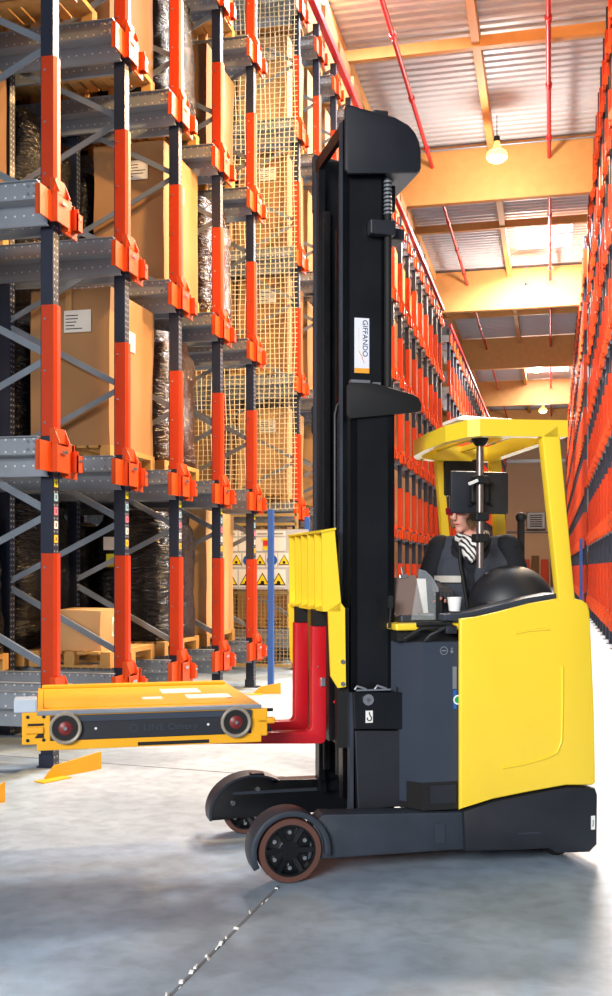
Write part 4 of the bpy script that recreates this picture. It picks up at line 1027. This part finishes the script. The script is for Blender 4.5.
MB().bar((.10, -.155, .36), (.165, -.13, .385), .008, .004, M_REFL).build('reflective_piping', None, PR)
# trousers
skinned('trousers', [((0, .02, .03), .15, (0, .02, .08), .15, (1.1, .8)), ((-.09, .0, .03), .095, (-.25, -.24, .02), .075), ((-.25, -.24, .02), .07, (-.27, -.22, -.34), .06),
    ((.09, .0, .03), .095, (.02, -.30, .02), .075), ((.02, -.30, .02), .07, (.0, -.28, -.34), .06)], M_JACK, PR, .011, None, 3)
# gloved hands: palm, four unequal curled fingers, thumb; fingertips bare
def hand(w, d, side, name):
    w = Vector(w); d = Vector(d).normalized(); up = Vector((0, 0, 1)); sx = d.cross(up).normalized(); upn = sx.cross(d)
    segs = [(tuple(w-d*.03), .028, tuple(w+d*.01), .028), (tuple(w+d*.01-sx*.012), .020, tuple(w+d*.07-sx*.022), .017), (tuple(w+d*.01+sx*.012), .020, tuple(w+d*.07+sx*.022), .017), (tuple(w+d*.01), .021, tuple(w+d*.07), .018)]
    tips = []
    for i, (o_, l) in enumerate(((-.030, .030), (-.010, .036), (.010, .034), (.030, .026))):
        p0 = w+d*.072+sx*o_; p1 = p0+d*l*.9-upn*l*.25; p2 = p1+d*l*.45-upn*l*.75; p3 = p2-d*l*.15-upn*l*.6
        segs += [(tuple(p0), .0105, tuple(p1), .0098), (tuple(p1), .0098, tuple(p2), .009)]; tips.append(((tuple(p2), .0082, tuple(p3), .0072)))
    t0 = w+d*.02+sx*side*.028; t1 = t0+d*.035+sx*side*.022-upn*.012; t2 = t1+d*.03-sx*side*.004-upn*.014
    segs += [(tuple(t0), .015, tuple(t1), .012), (tuple(t1), .012, tuple(t1.lerp(t2, .5)), .011)]; tips.append((tuple(t1.lerp(t2, .4)), .0095, tuple(t2), .0085))
    o = skinned(name, segs, M_GLOVE, PR, .0035, None, 2)
    skinned('fingertips', tips, M_SKIN, o, .003, None, 2)
dL = (hL-eL).normalized()
hand(tuple(hL), (dL.x+.2, dL.y, -.18), 1, 'gloved_hand')
hand(tuple(hR), tuple((hR-eR).normalized()), -1, 'gloved_hand')
# control knob under the left hand is part of the truck
k = PR.location
hp = Matrix.Translation(PR.location) @ Matrix.Rotation(PR.rotation_euler.z, 4, 'Z') @ (hL+dL*.06+Vector((0, 0, -.055)))
inv = (Matrix.Translation(TR) @ Matrix.Rotation(TA, 4, 'Z')).inverted(); kp = inv @ hp
MB().cyl((kp.x, kp.y, 1.22), (kp.x, kp.y, kp.z-.01), .012, M_DARK, 10).ball((kp.x, kp.y, kp.z), (.024, .024, .022), M_BLK2).build('control_knob', None, T, 50)

# ------------------------------------------------------------------ light
W = bpy.data.worlds.new('world'); SC.world = W; W.use_nodes = True
W.node_tree.nodes['Background'].inputs['Color'].default_value = (*lin((214, 226, 244)), 1)
W.node_tree.nodes['Background'].inputs['Strength'].default_value = .3
def area(loc, target, sx, sy, e, col):
    l = bpy.data.lights.new('daylight_and_fill', 'AREA'); l.shape = 'RECTANGLE'; l.size = sx; l.size_y = sy; l.energy = e; l.color = col
    o = link('daylight_and_fill', l, None, loc); o.rotation_euler = (Vector(target)-Vector(loc)).to_track_quat('-Z', 'Y').to_euler(); return o
for h in SKY:
    area(((h[0]+h[1])/2, (h[2]+h[3])/2, ZD-.05), ((h[0]+h[1])/2, (h[2]+h[3])/2, 0), h[1]-h[0], h[3]-h[2], 1150, (.92, .96, 1))
# added fill from behind the camera for the truck's near side; no door there
o = area((-2.4, -6, 4.6), (.4, 6, 1.6), 4, 3.4, 340, (1, .98, .96)); o.data.spread = radians(80)
area((.2, 19, 12.5), (-1.0, 6, 0), 1.6, 1.6, 1900, (.9, .95, 1))

# ------------------------------------------------------------------ camera
cd = bpy.data.cameras.new('camera'); co = link('camera', cd, None, (0, 0, EYE)); co.rotation_euler = (pi/2, 0, YAW)
cd.sensor_fit = 'HORIZONTAL'; cd.sensor_width = 36; cd.lens = 1050/612*36; cd.shift_y = 70/612; cd.clip_end = 300; cd.clip_start = .05
SC.camera = co
vs = SC.view_settings; vs.view_transform = 'Standard'; vs.look = 'None'; vs.gamma = 1; vs.exposure = 0.0; vs.use_curve_mapping = False
